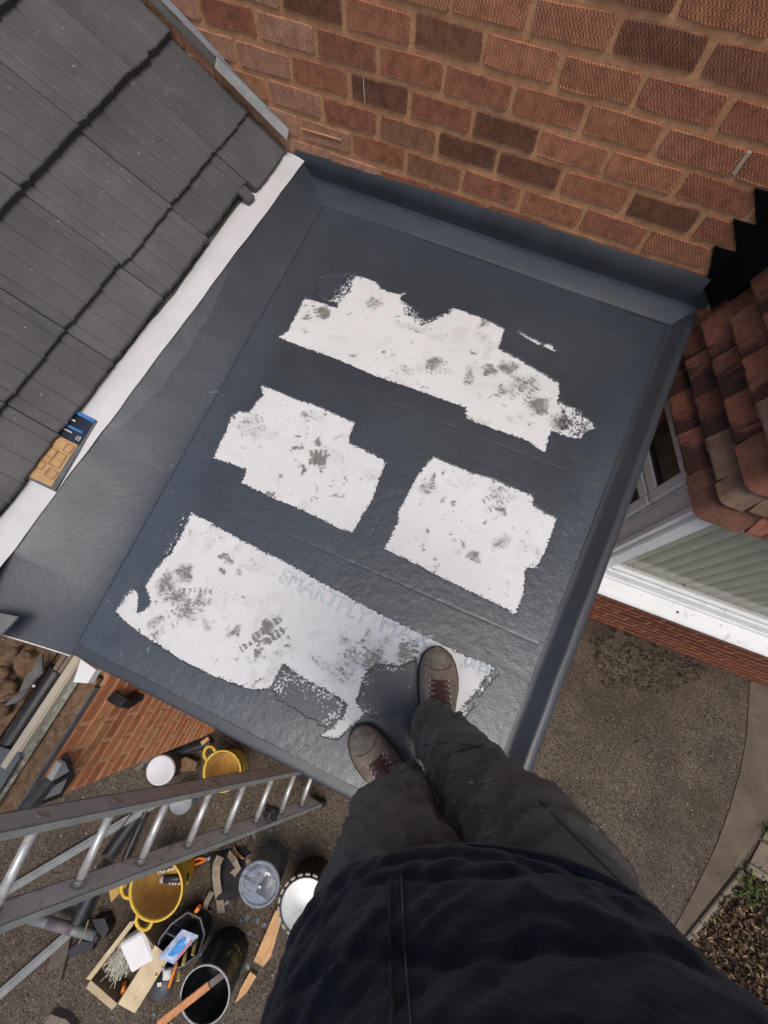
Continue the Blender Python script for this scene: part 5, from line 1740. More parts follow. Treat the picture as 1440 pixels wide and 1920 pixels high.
gl_ = mk('crumpled_bag', grid(lambda u, v: (lambda p: (p.x, p.y, p.z + .03 * math.sin(math.pi * u) * math.sin(math.pi * v) + .012 * nz((u, v, 0), 6)))(at(198 + 26 * u + 34 * v, 1818 + 8 * u - 62 * v, ZG + .12)), 14, 20), simple("clear_bag", lin(140, 132, 122), lin(186, 180, 170), 18, .35, .5, 50), None, True)
tag(gl_, 'crumpled translucent bag along the left side inside the cardboard box', 'bag')
def marker(a, b, za, zb, r, lb, hollow=True, mat=None, cap=None):
    pa_, pb_ = at(*a, ZG + za), at(*b, ZG + zb)
    t = thing('marker_tube', pa_, lb, 'tube')
    mk('barrel', tube([pa_, pb_], r, 12), mat or M_ORANGE, t, True)
    d = (pa_ - pb_).normalized()
    if hollow:
        mk('mouth', join(tube([pa_ + d * .0005, pa_ + d * .003], r * 1.02, 12, False), tube([pa_ + d * .0006, pa_ + d * .001], r * .75, 12)), cap or simple("orange_shade", lin(170, 84, 24), lin(190, 96, 30), 12, .5, 0), t)
    return t
marker((230, 1862), (235, 1842), .16, .12, .013, 'orange tube standing at the low end inside the cardboard box')
marker((374, 1700), (362, 1716), .16, .10, .013, 'short orange tube at the top corner of the tool tote')
marker((317, 1850), (332, 1803), .14, .15, .0095, 'long orange marker pen lying over the front of the tool tote')
# tool tote
tote = thing('tool_tote', at(338, 1775, ZG), 'black fabric tool tote with loops of silver studs beside the cardboard box', 'tool bag')
HT = .15
tp = [at(u, v, ZG + HT) for u, v in ((352, 1710), (376, 1722), (384, 1752), (372, 1790), (342, 1812), (310, 1818), (290, 1790), (300, 1760), (322, 1732))]
cT = sum(tp, Vector()) / len(tp)
n = len(tp)
V = [(cT.x + (p.x - cT.x) * .92, cT.y + (p.y - cT.y) * .92, ZG) for p in tp] + [tuple(p) for p in tp] + [tuple(cT + (p - cT) * .93) for p in tp] + [(cT.x + (p.x - cT.x) * .9, cT.y + (p.y - cT.y) * .9, ZG + .06) for p in tp]
F = [tuple(range(n))[::-1]] + [(a * n + i, a * n + (i + 1) % n, (a + 1) * n + (i + 1) % n, (a + 1) * n + i) for a in range(3) for i in range(n)] + [tuple(range(3 * n, 4 * n))]
mk('bag_body', (V, F), M_BLACKCLOTH, tote)
mk('rim_piping', tube(tp + [tp[0]], .006, 6), simple("grey_piping", lin(96, 98, 104), lin(116, 118, 124), 20, .6, 0), tote, True)
mk('inner_divider', sheet_vf if False else bar(at(318, 1742, ZG + .13), at(366, 1766, ZG + .13), .01, .08, .002), simple("grey_panel", lin(64, 66, 72), lin(82, 84, 90), 14, .7, .2), tote)
for (u, v) in ((362, 1754), (369, 1757)):
    mk('stud', xf(lathe([(.004, -.004), (.010, 0), (.010, .004), (.005, .006), (.005, .001), (0, .001)], 14), Matrix.Translation(at(u, v, ZG + .165))), M_ALU, tote, True)
pkb = thing('blue_packet', at(322, 1768, ZG + .17), 'shiny blue and white packet on top of the tool tote', 'packet')
def pkp(u, v):
    p = at(296 + 30 * u + 46 * (1 - v), 1796 - 34 * (1 - v) + 12 * u - 20 * (1 - v), ZG + .17)
    return (p.x, p.y, p.z + .018 * math.sin(math.pi * u) * math.sin(math.pi * v) + .003 * nz((u, v, 0), 7))
mk('wrapper', grid(pkp, 12, 18), simple("white_blue_wrapper", lin(120, 140, 186), lin(196, 204, 218), 16, .25, .1), pkb, True)
mk('blue_window', grid(lambda u, v: (lambda q: (q[0], q[1], q[2] + .003))(pkp(.34 + .48 * u * math.sin(math.pi * (.15 + .7 * v)), .16 + .62 * v)), 10, 14), simple("bright_blue", lin(38, 126, 200), lin(66, 154, 222), 20, .2, .2), pkb, True)
mk('pink_stripe', grid(lambda u, v: (lambda q: (q[0], q[1], q[2] + .004))(pkp(.86 + .10 * u, .2 + .6 * v)), 4, 14), simple("pink_print", lin(206, 92, 118), lin(222, 120, 140), 12, .3, 0), pkb, True)
M_YT = simple("yellow_end", lin(214, 200, 96), lin(228, 216, 120), 10, .5, 0)
M_YB = simple("olive_handle", lin(118, 104, 44), lin(140, 124, 56), 10, .5, 0)
for k, ((a, b), lb) in enumerate(((((362, 1788), (368, 1762)), 'first'), (((344, 1806), (350, 1782)), 'second'), (((335, 1836), (338, 1812)), 'third'), (((293, 1828), (300, 1808)), 'last'))):
    pa_, pb_ = at(*a, ZG + .15), at(*b, ZG + .13)
    t = thing('roller_handle', pa_, ['yellow ended roller handle nearest the studs of the tool tote', 'yellow ended roller handle between the studs and the long orange marker', 'yellow ended roller handle right of the long orange marker tip', 'yellow ended roller handle on the flap of the cardboard box'][k], 'handle', 'yellow ended roller handles')
    mk('grip', tube([pb_, pa_], .013, 12), M_YB, t, True)
    mk('end', tube([pa_, pa_ + (pa_ - pb_).normalized() * .008], [.0135, .0105], 12), M_YT, t, True)
wl = mk('white_rag', grid(lambda u, v: (lambda p: (p.x, p.y, p.z + .02 * math.sin(3 * u) * math.sin(3.1 * v) + .012 * nz((u, v, 0), 6)))(at(305 + 16 * u, 1808 + 30 * v, ZG + .12)), 8, 12), M_MEMB, None, True)
tag(wl, 'small crumpled white rag in front of the tool tote', 'rag')
kp = thing('knee_pad', at(309, 1846, ZG), 'dark grey oval knee pad with a white label below the tool tote', 'knee pad')
kpc = at(307, 1846, ZG)
V, F = lathe([(.0, .05), (.045, .046), (.075, .030), (.085, .006), (.085, 0)], 28)
mk('shell', ([(x * .80 + kpc.x, y * 1.0 + kpc.y, z + ZG) for x, y, z in V], F), simple("dark_grey_pad", lin(58, 60, 66), lin(76, 78, 84), 10, .5, .15), kp, True)
mk('label', xf(cbox(.030, .024, .002, .0005), Matrix.Translation(at(299, 1846, ZG + .052)) @ Matrix.Rotation(.7, 4, 'Z')), M_PALE, kp)

# plastic offcuts around the ladder foot
def gutter_piece(name, a, b, r, label, cat='plastic length', zh=.0, up=True, mat=None):
    pa_, pb_ = at(*a, ZG + .004), at(*b, ZG + .004)
    d = (pb_ - pa_)
    s = d.cross(Vector((0, 0, 1))).normalized()
    def f(u, v):
        aa = math.pi * u
        sg = 1 if not up else -1
        p = pa_ + d * v + s * (r * math.cos(aa)) + Vector((0, 0, r + sg * r * math.sin(aa) + .002))
        return tuple(p)
    g1 = grid(f, 12, 6)
    o = mk(name, join(g1, tube([f(0, 0), f(0, 1)], .004, 5), tube([f(1, 0), f(1, 1)], .004, 5)), mat or M_BLACK_PL, None, True)
    return tag(o, label, cat, 'black plastic lengths around the ladder')
gutter_piece('gutter_offcut', (266, 1524), (206, 1606), .048, 'open black gutter length with bluish hollow end, seen between two ladder rungs')
gutter_piece('gutter_offcut', (206, 1620), (158, 1716), .05, 'black gutter length emerging below the lower ladder stile', up=False)
gutter_piece('gutter_offcut', (296, 1476), (230, 1628), .022, 'thin dark strip beside the hollow gutter length under the ladder', up=False)
gutter_piece('gutter_offcut', (400, 1389), (278, 1432), .03, 'black pipe lying along the foot of the orange wall', up=False)
pb1 = mk('timber_offcut', bar(at(284, 1418, ZG + .07), at(256, 1444, ZG + .03), .035, .02, .002), M_WOOD_DARK)
tag(pb1, 'short brown timber offcut by the end of the black pipe at the orange wall', 'timber')
pb2 = mk('timber_offcut', bar(at(378, 1394, ZG + .06), at(392, 1384, ZG + .06), .03, .02, .002), M_PLY)
tag(pb2, 'tiny pale wood offcut at the flat roof edge beside the black pipe', 'timber')
for pts, z, mat, lb in ((((100, 1780), (132, 1752), (128, 1780), (112, 1842), (106, 1846), (112, 1812), (86, 1826)), .03, simple("brown_slate", lin(74, 64, 56), lin(96, 84, 74), 14, .8, .3), 'jagged brown slate shard below the stubby grey tube'),
                        (((126, 1784), (150, 1764), (176, 1768), (172, 1784), (130, 1796)), .05, M_BLACK_PL, 'dark open bracket piece under the stubby grey tube'),
                        (((172, 1724), (196, 1722), (204, 1742), (196, 1760), (184, 1750)), .08, M_BLACK_PL, 'black rubber block at the end of the stubby grey tube'),
                        (((84, 1916), (96, 1902), (124, 1912), (140, 1930), (90, 1934)), .05, M_WOOD_DARK, 'dark timber end at the bottom photo edge'),
                        (((204, 1668), (232, 1646), (238, 1660), (208, 1692)), .05, M_YEL_IN, 'olive strip between the ladder and the yellow tub handle')):
    s_ = mk('offcut', slab(ccw([tuple(at(u, v, ZG + z))[:2] for u, v in pts]), ZG + .002, ZG + z), mat)
    tag(s_, lb, 'offcut')

# splashes of resin and paint dried on the tarmac round the buckets
M_SPL = simple("dried_resin", lin(70, 76, 82), lin(98, 104, 110), 30, .5, .2)
rs = np.random.default_rng(12)
V, F = [], []
for i in range(60):
    u, v = rs.normal(440, 70), rs.normal(1740, 75)
    c = at(u, v, ZG + .004)
    r0 = abs(rs.normal(.006, .006)) + .003
    n = 9
    b = len(V)
    V += [(c.x + math.cos(k * 6.283 / n) * r0 * rs.uniform(.7, 1.4), c.y + math.sin(k * 6.283 / n) * r0 * rs.uniform(.7, 1.4), ZG + .0045) for k in range(n)] + [(c.x, c.y, ZG + .0062)]
    F += [(b + k, b + (k + 1) % n, b + n) for k in range(n)]
spl_ = mk('resin_splashes', (V, F), M_SPL)
tag(spl_, 'dried grey resin splashes on the tarmac round the buckets', None, None, 'stuff')
cab = mk('cord', tube([at(u, v, ZG + .008) for u, v in ((470, 1600), (455, 1592), (446, 1604), (452, 1622), (466, 1628), (474, 1644), (462, 1668), (446, 1680), (440, 1700))], .004, 6), M_BLACK_PL, None, True)
tag(cab, 'thin black cord curling on the tarmac between the tool belt and the grey bucket', 'cord')
rag2 = mk('brown_rag', grid(lambda u, v: (lambda p: (p.x, p.y, p.z + .03 * math.sin(3.1 * u) * math.sin(3.1 * v) + .018 * nz((u, v, 3), 5)))(at(448 + 22 * u + 4 * v, 1600 + 4 * u + 22 * v, ZG + .01)), 10, 10), M_STRAP, None, True)
tag(rag2, 'crumpled tan rag at the far end of the tool belt', 'rag')

# ================================================================= the man
FD = Vector((-.38, .925, 0)).normalized()       # the way he faces
RT = Vector((.925, .38, 0)).normalized()        # his right
def B(l, f, z): return RT * l + FD * f + Vector((0, 0, z))

def remesh(parts, voxel, name, mat, smooth=2):
    """union of closed shapes grown into one continuous skin"""
    V, F = join(*parts)
    me = meshdata(name + "_src", V, F, mat)
    o = bpy.data.objects.new(name + "_src", me)
    COL.objects.link(o)
    md = o.modifiers.new("r", 'REMESH')
    md.mode = 'VOXEL'
    md.voxel_size = voxel
    sm = o.modifiers.new("s", 'SMOOTH')
    sm.factor = .5
    sm.iterations = smooth
    bpy.context.view_layer.update()
    dg = bpy.context.evaluated_depsgraph_get()
    out = bpy.data.meshes.new_from_object(o.evaluated_get(dg))
    out.name = name
    bpy.data.objects.remove(o)
    bpy.data.meshes.remove(me)
    out.materials.clear()
    out.materials.append(mat)
    out.polygons.foreach_set('use_smooth', [True] * len(out.polygons))
    return out

def ring(c, d, rx, ry, side, n=20, pw=1.0):
    d = d.normalized()
    s = (side - d * side.dot(d)).normalized()
    t = d.cross(s)
    out = []
    for k in range(n):
        a = 2 * math.pi * k / n
        ca, sa = math.cos(a), math.sin(a)
        out.append(c + s * rx * math.copysign(abs(ca) ** pw, ca) + t * ry * math.copysign(abs(sa) ** pw, sa))
    return out

def loft(cs, n=20, sub=6, pw=1.0):
    """closed loft through (centre, rx, ry) stations, smoothed"""
    pts = []
    for i in range(len(cs) - 1):
        p0, p1 = cs[max(i - 1, 0)], cs[i]
        p2, p3 = cs[i + 1], cs[min(i + 2, len(cs) - 1)]
        for k in range(sub):
            t = k / sub
            def cr(a, b, c, d):
                return .5 * ((2 * b) + (c - a) * t + (2 * a - 5 * b + 4 * c - d) * t * t + (-a + 3 * b - 3 * c + d) * t ** 3)
            pts.append(tuple(cr(p0[q], p1[q], p2[q], p3[q]) for q in range(3)))
    pts.append(tuple(cs[-1][:3]))
    V, F = [], []
    for i, (c, rx, ry) in enumerate(pts):
        d = (pts[min(i + 1, len(pts) - 1)][0] - pts[max(i - 1, 0)][0])
        V += [tuple(p) for p in ring(c, d, max(rx, .002), max(ry, .002), RT, n, pw)]
    m = len(pts)
    for i in range(m - 1):
        for k in range(n):
            F.append((i * n + k, i * n + (k + 1) % n, (i + 1) * n + (k + 1) % n, (i + 1) * n + k))
    F.append(tuple(range(n))[::-1])
    F.append(tuple((m - 1) * n + k for k in range(n)))
    return V, F

def ball(c, rx, ry, rz, M=None, n=18):
    V, F = lathe([(max(.001, math.sin(math.pi * k / 12)), -math.cos(math.pi * k / 12)) for k in range(13)], n, cap=True)
    M = M or Matrix((RT, FD, Vector((0, 0, 1)))).transposed()
    return [tuple(Vector(c) + M @ Vector((x * rx, y * ry, z * rz))) for x, y, z in V], F

def caps(a, b, ra, rb):
    a, b = Vector(a), Vector(b)
    d = (b - a).normalized()
    pts, rr = [], []
    for k in range(5):
        t = math.pi / 2 * k / 4
        pts.append(a - d * ra * math.cos(t)); rr.append(max(.0008, ra * math.sin(t)))
    for k in range(5):
        t = math.pi / 2 * k / 4
        pts.append(b + d * rb * math.sin(t)); rr.append(max(.0008, rb * math.cos(t)))
    return tube(pts, rr, 12)

M_SKIN = simple("skin", lin(196, 150, 124), lin(212, 166, 140), 20, .55, .1, 200)
M_SKIN.node_tree.nodes['Principled BSDF'].inputs['Subsurface Weight'].default_value = .08
# joints
AR, AL = B(.190, -1.957, .10), B(.118, -2.126, .10)
KR, KL = B(.215, -2.012, .44), B(.075, -2.075, .44)
HR_, HL_ = B(.250, -2.075, .80), B(.062, -2.075, .80)
PEL = B(.156, -2.085, .82)
CH = B(.156, -2.10, 1.16)
NK = B(.140, -2.07, 1.38)
HD = B(.125, -2.035, 1.505)
SHR, SHL = B(.325, -2.09, 1.31), B(-.020, -2.09, 1.31)
ELR, ELL = B(.400, -2.03, 1.12), B(-.085, -2.03, 1.12)
phone_dir = CAM_R[1].normalized()
phone_x = CAM_R[0].normalized()
phone_n = CAM_R[2].normalized()        # viewing direction, out of the lens
PH = CAM_P - phone_n * .006
PHC = PH + phone_dir * .060            # centre of the phone
WRR, WRL = PH + phone_dir * .150 + phone_x * .066 - phone_n * .012, PH + phone_dir * .150 - phone_x * .066 - phone_n * .012
parts = [loft([(AR + Vector((0, 0, -.03)), .028, .034), (AR + Vector((0, 0, .10)), .032, .036), (B(.20, -1.99, .30), .036, .040), (KR, .042, .044), (B(.235, -2.05, .62), .060, .06), (HR_, .062, .060)]),
         loft([(AL + Vector((0, 0, -.03)), .028, .034), (AL + Vector((0, 0, .10)), .032, .036), (B(.098, -2.094, .30), .036, .040), (KL, .042, .044), (B(.07, -2.08, .62), .060, .06), (HL_, .062, .060)]),
         loft([(PEL + Vector((0, 0, -.08)), .11, .055), (PEL, .140, .065), (B(.156, -2.10, .98), .130, .070), (CH, .155, .085), (B(.15, -2.09, 1.30), .14, .065), (B(.145, -2.08, 1.36), .06, .055)]),
         caps(B(.145, -2.08, 1.33), NK + Vector((0, 0, .06)), .055, .05),
         caps(SHR, ELR, .050, .040), caps(ELR, WRR, .038, .026), caps(SHL, ELL, .050, .040), caps(ELL, WRL, .038, .026)]
HF = (FD * .80 + Vector((0, 0, -.60))).normalized()          # he looks down at the phone
HU = (Vector((0, 0, 1)) - HF * HF.z).normalized()
HM = Matrix((RT, HF, HU)).transposed()
def hp(x, y, z): return HD + HM @ Vector((x, y, z))
parts += [ball(hp(0, -.01, .03), .076, .094, .088, HM), ball(hp(0, .035, -.045), .058, .060, .070, HM), caps(hp(0, .088, .012), hp(0, .104, -.024), .010, .015),
          caps(hp(-.022, .082, -.058), hp(.022, .082, -.058), .009, .009), caps(hp(-.02, .080, -.092), hp(.02, .080, -.092), .020, .020), caps(hp(-.05, .078, .035), hp(.05, .078, .035), .011, .011),
          ball(hp(.078, -.005, 0), .010, .022, .032, HM), ball(hp(-.078, -.005, 0), .010, .022, .032, HM)]
def hand(W, sx):
    """palm beside the phone edge; four unequal fingers wrap its back, thumb on the screen"""
    px = phone_x * sx                      # outwards from the phone
    pal = W - phone_dir * .045 + px * .004
    out = [ball(pal, .020, .040, .034, Matrix((px, phone_dir, phone_n)).transposed()), caps(W, pal, .024, .024)]
    for k, (ln, off) in enumerate(((.072, -.076), (.080, -.057), (.074, -.037), (.058, -.018))):
        k0 = W + phone_dir * (off) + px * .010 + phone_n * .010
        k1 = k0 - px * (ln * .28) + phone_n * .014
        k2 = k1 - px * (ln * .34) + phone_n * .000
        k3 = k2 - px * (ln * .26) - phone_n * .004
        out += [caps(k0, k1, .0092, .0088), caps(k1, k2, .0088, .0080), caps(k2, k3, .0080, .0070)]
    t0 = W - phone_dir * .030 - phone_n * .012
    t1 = t0 - phone_dir * .026 - px * .018 - phone_n * .012
    t2 = t1 - phone_dir * .022 - px * .020 + phone_n * .002
    out += [caps(t0, t1, .0125, .0110), caps(t1, t2, .0108, .0090)]
    return out
parts += hand(WRR, 1) + hand(WRL, -1)
man = link('person', remesh(parts, .0055, 'person', M_SKIN, 3))
tag(man, 'man in dusty brown boots, dark trousers and navy padded jacket standing on flat roof', 'person')
M_EYE = simple("eye_white", (.7, .7, .68, 1), (.75, .75, .73, 1), 10, .3, 0)
for s in (-1, 1):
    mk('eye', ball(hp(.031 * s, .076, .014), .0125, .0125, .0125, HM), M_EYE, man, True)
M_HAIR = simple("short_brown_hair", lin(52, 38, 28), lin(76, 58, 42), 60, .8, .5, 160)
hv, hf = ball(hp(0, -.022, .038), .084, .100, .092, HM, 28)
hv = [tuple(Vector(v) + (Vector(v) - HD).normalized() * .004 * nz(v, 60)) for v in hv]
bmh = meshdata('hair', hv, [f for f in hf if all((HM.transposed() @ (Vector(hv[i]) - HD)).z > (.01 if (HM.transposed() @ (Vector(hv[i]) - HD)).y < .02 else .062) - .05 * ((HM.transposed() @ (Vector(hv[i]) - HD)).y < -.03) for i in f)], M_HAIR, True)
link('hair', bmh, man)
# phone
phn = thing('smartphone', PHC, 'dark smartphone held in both hands above the roof, out of the frame', 'phone')
Mp = Matrix((phone_x, phone_dir, -phone_n)).transposed().to_4x4(); Mp.translation = PHC - phone_n * .0065
mk('case', xf(cbox(.074, .158, .009, .003), Mp), M_BLACK_PL, phn)
Ms = Mp.copy(); Ms.translation = PHC - phone_n * .0115
mk('screen', xf(cbox(.068, .150, .0008, .0003), Ms), simple("phone_screen", (.01, .01, .012, 1), (.012, .012, .014, 1), 5, .1, 0), phn)

# trousers -------------------------------------------------------------
def trouser_mat():
    m = NT("charcoal_work_trousers")
    col = m.ramp(m.noise(7, 6, .65), [(.3, lin(88, 87, 82)), (.7, lin(116, 113, 105))])
    col = m.mix(m.math('MULTIPLY', m.mask(m.noise(16, 6, .75), .55, .75), .4), col, lin(128, 120, 110))
    sp = m.noise(46, 3, .6, stretch=(1, 1.6, .7))
    col = m.mix(m.math('MULTIPLY', m.mask(sp, .715, .735), .7), col, lin(172, 164, 150))
    f1 = m.noise(11, 4, .55, dist=1.2, stretch=(1, 1, 2.0))
    f2 = m.noise(900, 2, .5)
    nr = m.bump(f1, .45, .010)
    nr = m.bump(m.noise(34, 5, .6, dist=.8), .3, .004, nr)
    nr = m.bump(f2, .25, .0006, nr)
    return m.done(col, .9, nr, spec=.2)
M_TROU = trouser_mat()
legR = loft([(B(.186, -1.962, .070), .062, .070), (B(.188, -1.965, .085), .062, .072), (B(.190, -1.970, .15), .060, .073), (B(.200, -1.985, .27), .066, .076), (B(.212, -2.004, .40), .074, .082), (B(.220, -2.016, .48), .077, .086), (B(.235, -2.040, .62), .084, .094), (B(.244, -2.075, .72), .087, .090), (B(.222, -2.088, .80), .060, .060)], 24)
legL = loft([(B(.122, -2.128, .070), .056, .066), (B(.120, -2.126, .085), .056, .067), (B(.113, -2.116, .15), .056, .067), (B(.102, -2.098, .27), .063, .072), (B(.080, -2.080, .40), .072, .080), (B(.070, -2.072, .48), .075, .084), (B(.064, -2.074, .62), .084, .094), (B(.066, -2.080, .72), .087, .090), (B(.090, -2.088, .80), .060, .060)], 24)
hips = loft([(B(.156, -2.085, .66), .12, .066), (B(.156, -2.085, .71), .168, .090), (B(.156, -2.09, .77), .160, .080), (B(.156, -2.09, .90), .140, .070)], 28)
tm = remesh([legR, legL, hips], .0043, 'trousers', M_TROU, 4)
co = np.zeros(len(tm.vertices) * 3); tm.vertices.foreach_get('co', co); co = co.reshape(-1, 3)
no = np.zeros(len(tm.vertices) * 3); tm.vertices.foreach_get('normal', no); no = no.reshape(-1, 3)
rtn, fdn = np.array(RT), np.array(FD)
la, fa, z = co @ rtn, co @ fdn, co[:, 2]
dsp = np.zeros(len(co))
isr = la > .150 + .0 * z
def folds(zc, width, amp, freq, slope, warp, sel, seed):
    ph = (z * freq + slope * (la - .15) * freq + warp * vnoise(la, fa, .06, seed))
    w = np.exp(-((z - zc) / width) ** 2)
    s = np.sin(ph)
    return np.where(sel, amp * w * np.sign(s) * np.abs(s) ** .8, 0)
dsp += folds(.42, .11, .0060, 95, .8, 2.4, isr, 51) + folds(.20, .09, .0062, 120, -.6, 2.8, isr, 52) + folds(.105, .03, .006, 150, .4, 2.0, isr, 58)
dsp += folds(.40, .11, .0060, 95, -.8, 2.4, ~isr, 53) + folds(.19, .09, .0068, 120, .6, 2.8, ~isr, 54) + folds(.105, .03, .006, 150, .4, 2.0, ~isr, 59)
# folds that run from the crotch down both thighs
ang = np.arctan2(z - .72, np.abs(la - .150) + .02)
rad = np.hypot(z - .72, la - .150)
dsp += .0058 * np.sin(ang * 15 + 1.6 * vnoise(la, z, .07, 55)) * np.exp(-((rad - .12) / .09) ** 2)
rdg = lambda x, y, s, sd, p: (1 - np.abs(vnoise(x, y, s, sd))) ** p
dsp += .0105 * rdg(la * .8 + z * .5, z * 1.5 - la * .4, .085, 81, 5) * (z < .76) + .0085 * rdg(la * 1.3 - z * .7, z + fa, .06, 82, 6) * (z < .70) + .005 * rdg(la * 1.8 + fa, z * 1.6, .045, 83, 5) - .008
dsp += .0045 * vnoise(la * 1.4 + z * .6, z, .045, 61) * (z < .7) + .0034 * vnoise(la + z * .3, z, .05, 56) + .0028 * vnoise(fa + .4 * la, z, .035, 57) + .0045 * vnoise(la - z * .25, z + fa, .11, 60)
# side seam pocket bulge on the right thigh
dsp += .007 * np.exp(-(((z - .60) / .08) ** 2 + ((la - .31) / .05) ** 2))
co = co + no * dsp[:, None]
tm.vertices.foreach_set('co', co.ravel()); tm.update()
tro = link('trousers', tm, man)
def hem(c, rx, ry, n=30, zz=.0):
    p = [c + RT * rx * math.cos(2 * math.pi * k / n) + FD * ry * math.sin(2 * math.pi * k / n) + Vector((0, 0, zz + .004 * math.sin(k * .9))) for k in range(n)]
    return tube(p + [p[0]], .0042, 6)
mk('hem', hem(B(.186, -1.962, .075), .062, .070), M_TROU, tro, True)
mk('hem', hem(B(.122, -2.128, .075), .056, .066), M_TROU, tro, True)
# fly seam and the pale worn crease between the legs
from mathutils.bvhtree import BVHTree
def bvh_of(me):
    return BVHTree.FromPolygons([v.co.copy() for v in me.vertices], [tuple(p.vertices) for p in me.polygons])
tb = bvh_of(tm)
def on_surface(px_pts, tree, lift=.0016):
    out = []
    for u, v in px_pts:
        d = ray(u, v).normalized()
        h = tree.ray_cast(CAM_P, d)
        if h[0] is not None:
            out.append(h[0] - d * lift)
    return out
def seam(name, pts, r, mat, parent, tree=None):
    p = on_surface(pts, tree or tb)
    if len(p) > 1:
        mk(name, tube(p, r, 5), mat, parent, True)
def dens(pts, k=6):
    o = []
    for (a, b), (c, d) in zip(pts, pts[1:]):
        o += [(a + (c - a) * t / k, b + (d - b) * t / k) for t in range(k)]
    return o + [pts[-1]]
M_SEAM = simple("dark_seam", lin(54, 52, 50), lin(64, 62, 59), 30, .9, 0)
seam('seam', dens([(905, 1395), (880, 1402), (845, 1412), (838, 1420)]), .0008, M_SEAM, tro)
seam('seam', dens([(792, 1397), (830, 1392), (880, 1396), (905, 1402)]), .0008, M_SEAM, tro)
seam('seam', dens([(1010, 1500), (1080, 1570), (1150, 1640), (1200, 1690)]), .0007, M_SEAM, tro)
# paint flecks on the knees
M_FLECK = simple("dry_paint_fleck", lin(136, 130, 118), lin(160, 152, 140), 60, .8, 0)
def fleck(u, v, du, dv, w):
    p = on_surface(dens([(u - du, v - dv), (u + du, v + dv)], 4), tb, .0008)
    if len(p) > 2:
        mk('paint_fleck', tube(p, [w * .4] + [w] * (len(p) - 2) + [w * .3], 5), M_FLECK, tro, True)
for a in ((812, 1397, 6, 0, .0012), (848, 1455, 3, -2, .0016), (884, 1468, 6, 1, .0022), (914, 1464, 14, -6, .0012), (910, 1478, 8, -4, .001), (945, 1482, 3, 2, .001), (852, 1505, 2, -4, .0014), (902, 1522, 5, -2, .001), (915, 1563, 9, -5, .0013), (806, 1402, 1, 3, .001), (875, 1428, 3, 3, .001)):
    fleck(*a)

# jacket ---------------------------------------------------------------
def jacket_mat():
    m = NT("navy_padded_jacket")
    col = m.ramp(m.noise(6, 5, .6), [(.3, lin(12, 23, 38)), (.7, lin(20, 33, 51))])
    col = m.mix(m.math('MULTIPLY', m.mask(m.noise(13, 6, .75), .56, .75), .45), col, lin(66, 63, 60))
    nr = m.bump(m.noise(12, 4, .6, dist=.8), .5, .010)
    nr = m.bump(m.noise(40, 4, .6), .25, .003, nr)
    wv = m.math('MULTIPLY', m.math('SINE', m.math('MULTIPLY', m.sep()[0], 2600)), m.math('SINE', m.math('MULTIPLY', m.sep()[2], 2600)))
    nr = m.bump(wv, .25, .0005, nr)
    nr = m.bump(m.noise(26, 6, .7, dist=1.5, stretch=(1, 1, 1.6)), .35, .006, nr)
    return m.done(col, .72, nr, spec=.3, Sheen_Weight=.12)
M_JACK = jacket_mat()
tor = loft([(B(.156, -2.080, .733), .186, .094), (B(.156, -2.080, .740), .198, .104), (B(.156, -2.082, .78), .203, .110), (B(.156, -2.085, .86), .200, .108), (B(.155, -2.09, .98), .196, .108), (B(.154, -2.10, 1.12), .200, .112), (B(.152, -2.10, 1.24), .198, .105), (B(.148, -2.09, 1.33), .150, .080), (B(.146, -2.08, 1.39), .068, .066), (B(.145, -2.075, 1.42), .066, .066)], 32, 6)
slR = [caps(SHR - RT * .03, ELR, .072, .060), caps(ELR, ELR.lerp(WRR, .86), .060, .042)]
slL = [caps(SHL + RT * .03, ELL, .072, .060), caps(ELL, ELL.lerp(WRL, .86), .060, .042)]
jm = remesh([tor] + slR + slL, .0048, 'jacket', M_JACK, 4)
co = np.zeros(len(jm.vertices) * 3); jm.vertices.foreach_get('co', co); co = co.reshape(-1, 3)
no = np.zeros(len(jm.vertices) * 3); jm.vertices.foreach_get('normal', no); no = no.reshape(-1, 3)
la, fa, z = co @ rtn, co @ fdn, co[:, 2]
d = .0024 * np.sin((z + .020 * vnoise(la, z, .09, 71) + .10 * (la - .15) ** 2 * 2) * 2 * math.pi / .075) * (np.abs(la - .15) < .25)
d += .0060 * vnoise(la, z + fa * .4, .085, 72) + .0030 * vnoise(la * 1.6 + z, z * .8 + fa * .5, .040, 73) + .0025 * vnoise(la + z, fa * 2 + z, .018, 74)
d += -.004 * np.exp(-((np.mod(z + .035 * vnoise(la, z, .12, 75) + .18 * np.abs(la - .08), .085) - .042) / .006) ** 2)
d += -.006 * np.exp(-((z - .768) / .007) ** 2)
d += .0042 * rdg(la * .7 + z * .3, z * 1.6, .10, 91, 4) + .0022 * rdg(la + z, z * 1.5 - la * .3, .06, 92, 5) - .003
co = co + no * d[:, None]
jm.vertices.foreach_set('co', co.ravel()); jm.update()
jac = link('jacket', jm, man)
jb = bvh_of(jm)
zt = dens([(752, 1632), (754, 1700), (758, 1780), (764, 1860), (772, 1960)], 8)
zp = on_surface(zt, jb, .001)
M_ZIP = simple("black_zip", (.010, .013, .019, 1), (.015, .019, .027, 1), 30, .7, .2)
def ribbon(pts, w, lift, side):
    V, F = [], []
    for p in pts:
        for q in (-w, w):
            V.append(tuple(p + side * q + Vector((0, 0, 0)) + FD * (lift if abs(q) < w * 2 else 0)))
    n = len(pts)
    F = [(2 * i, 2 * i + 1, 2 * i + 3, 2 * i + 2) for i in range(n - 1)]
    return V, F
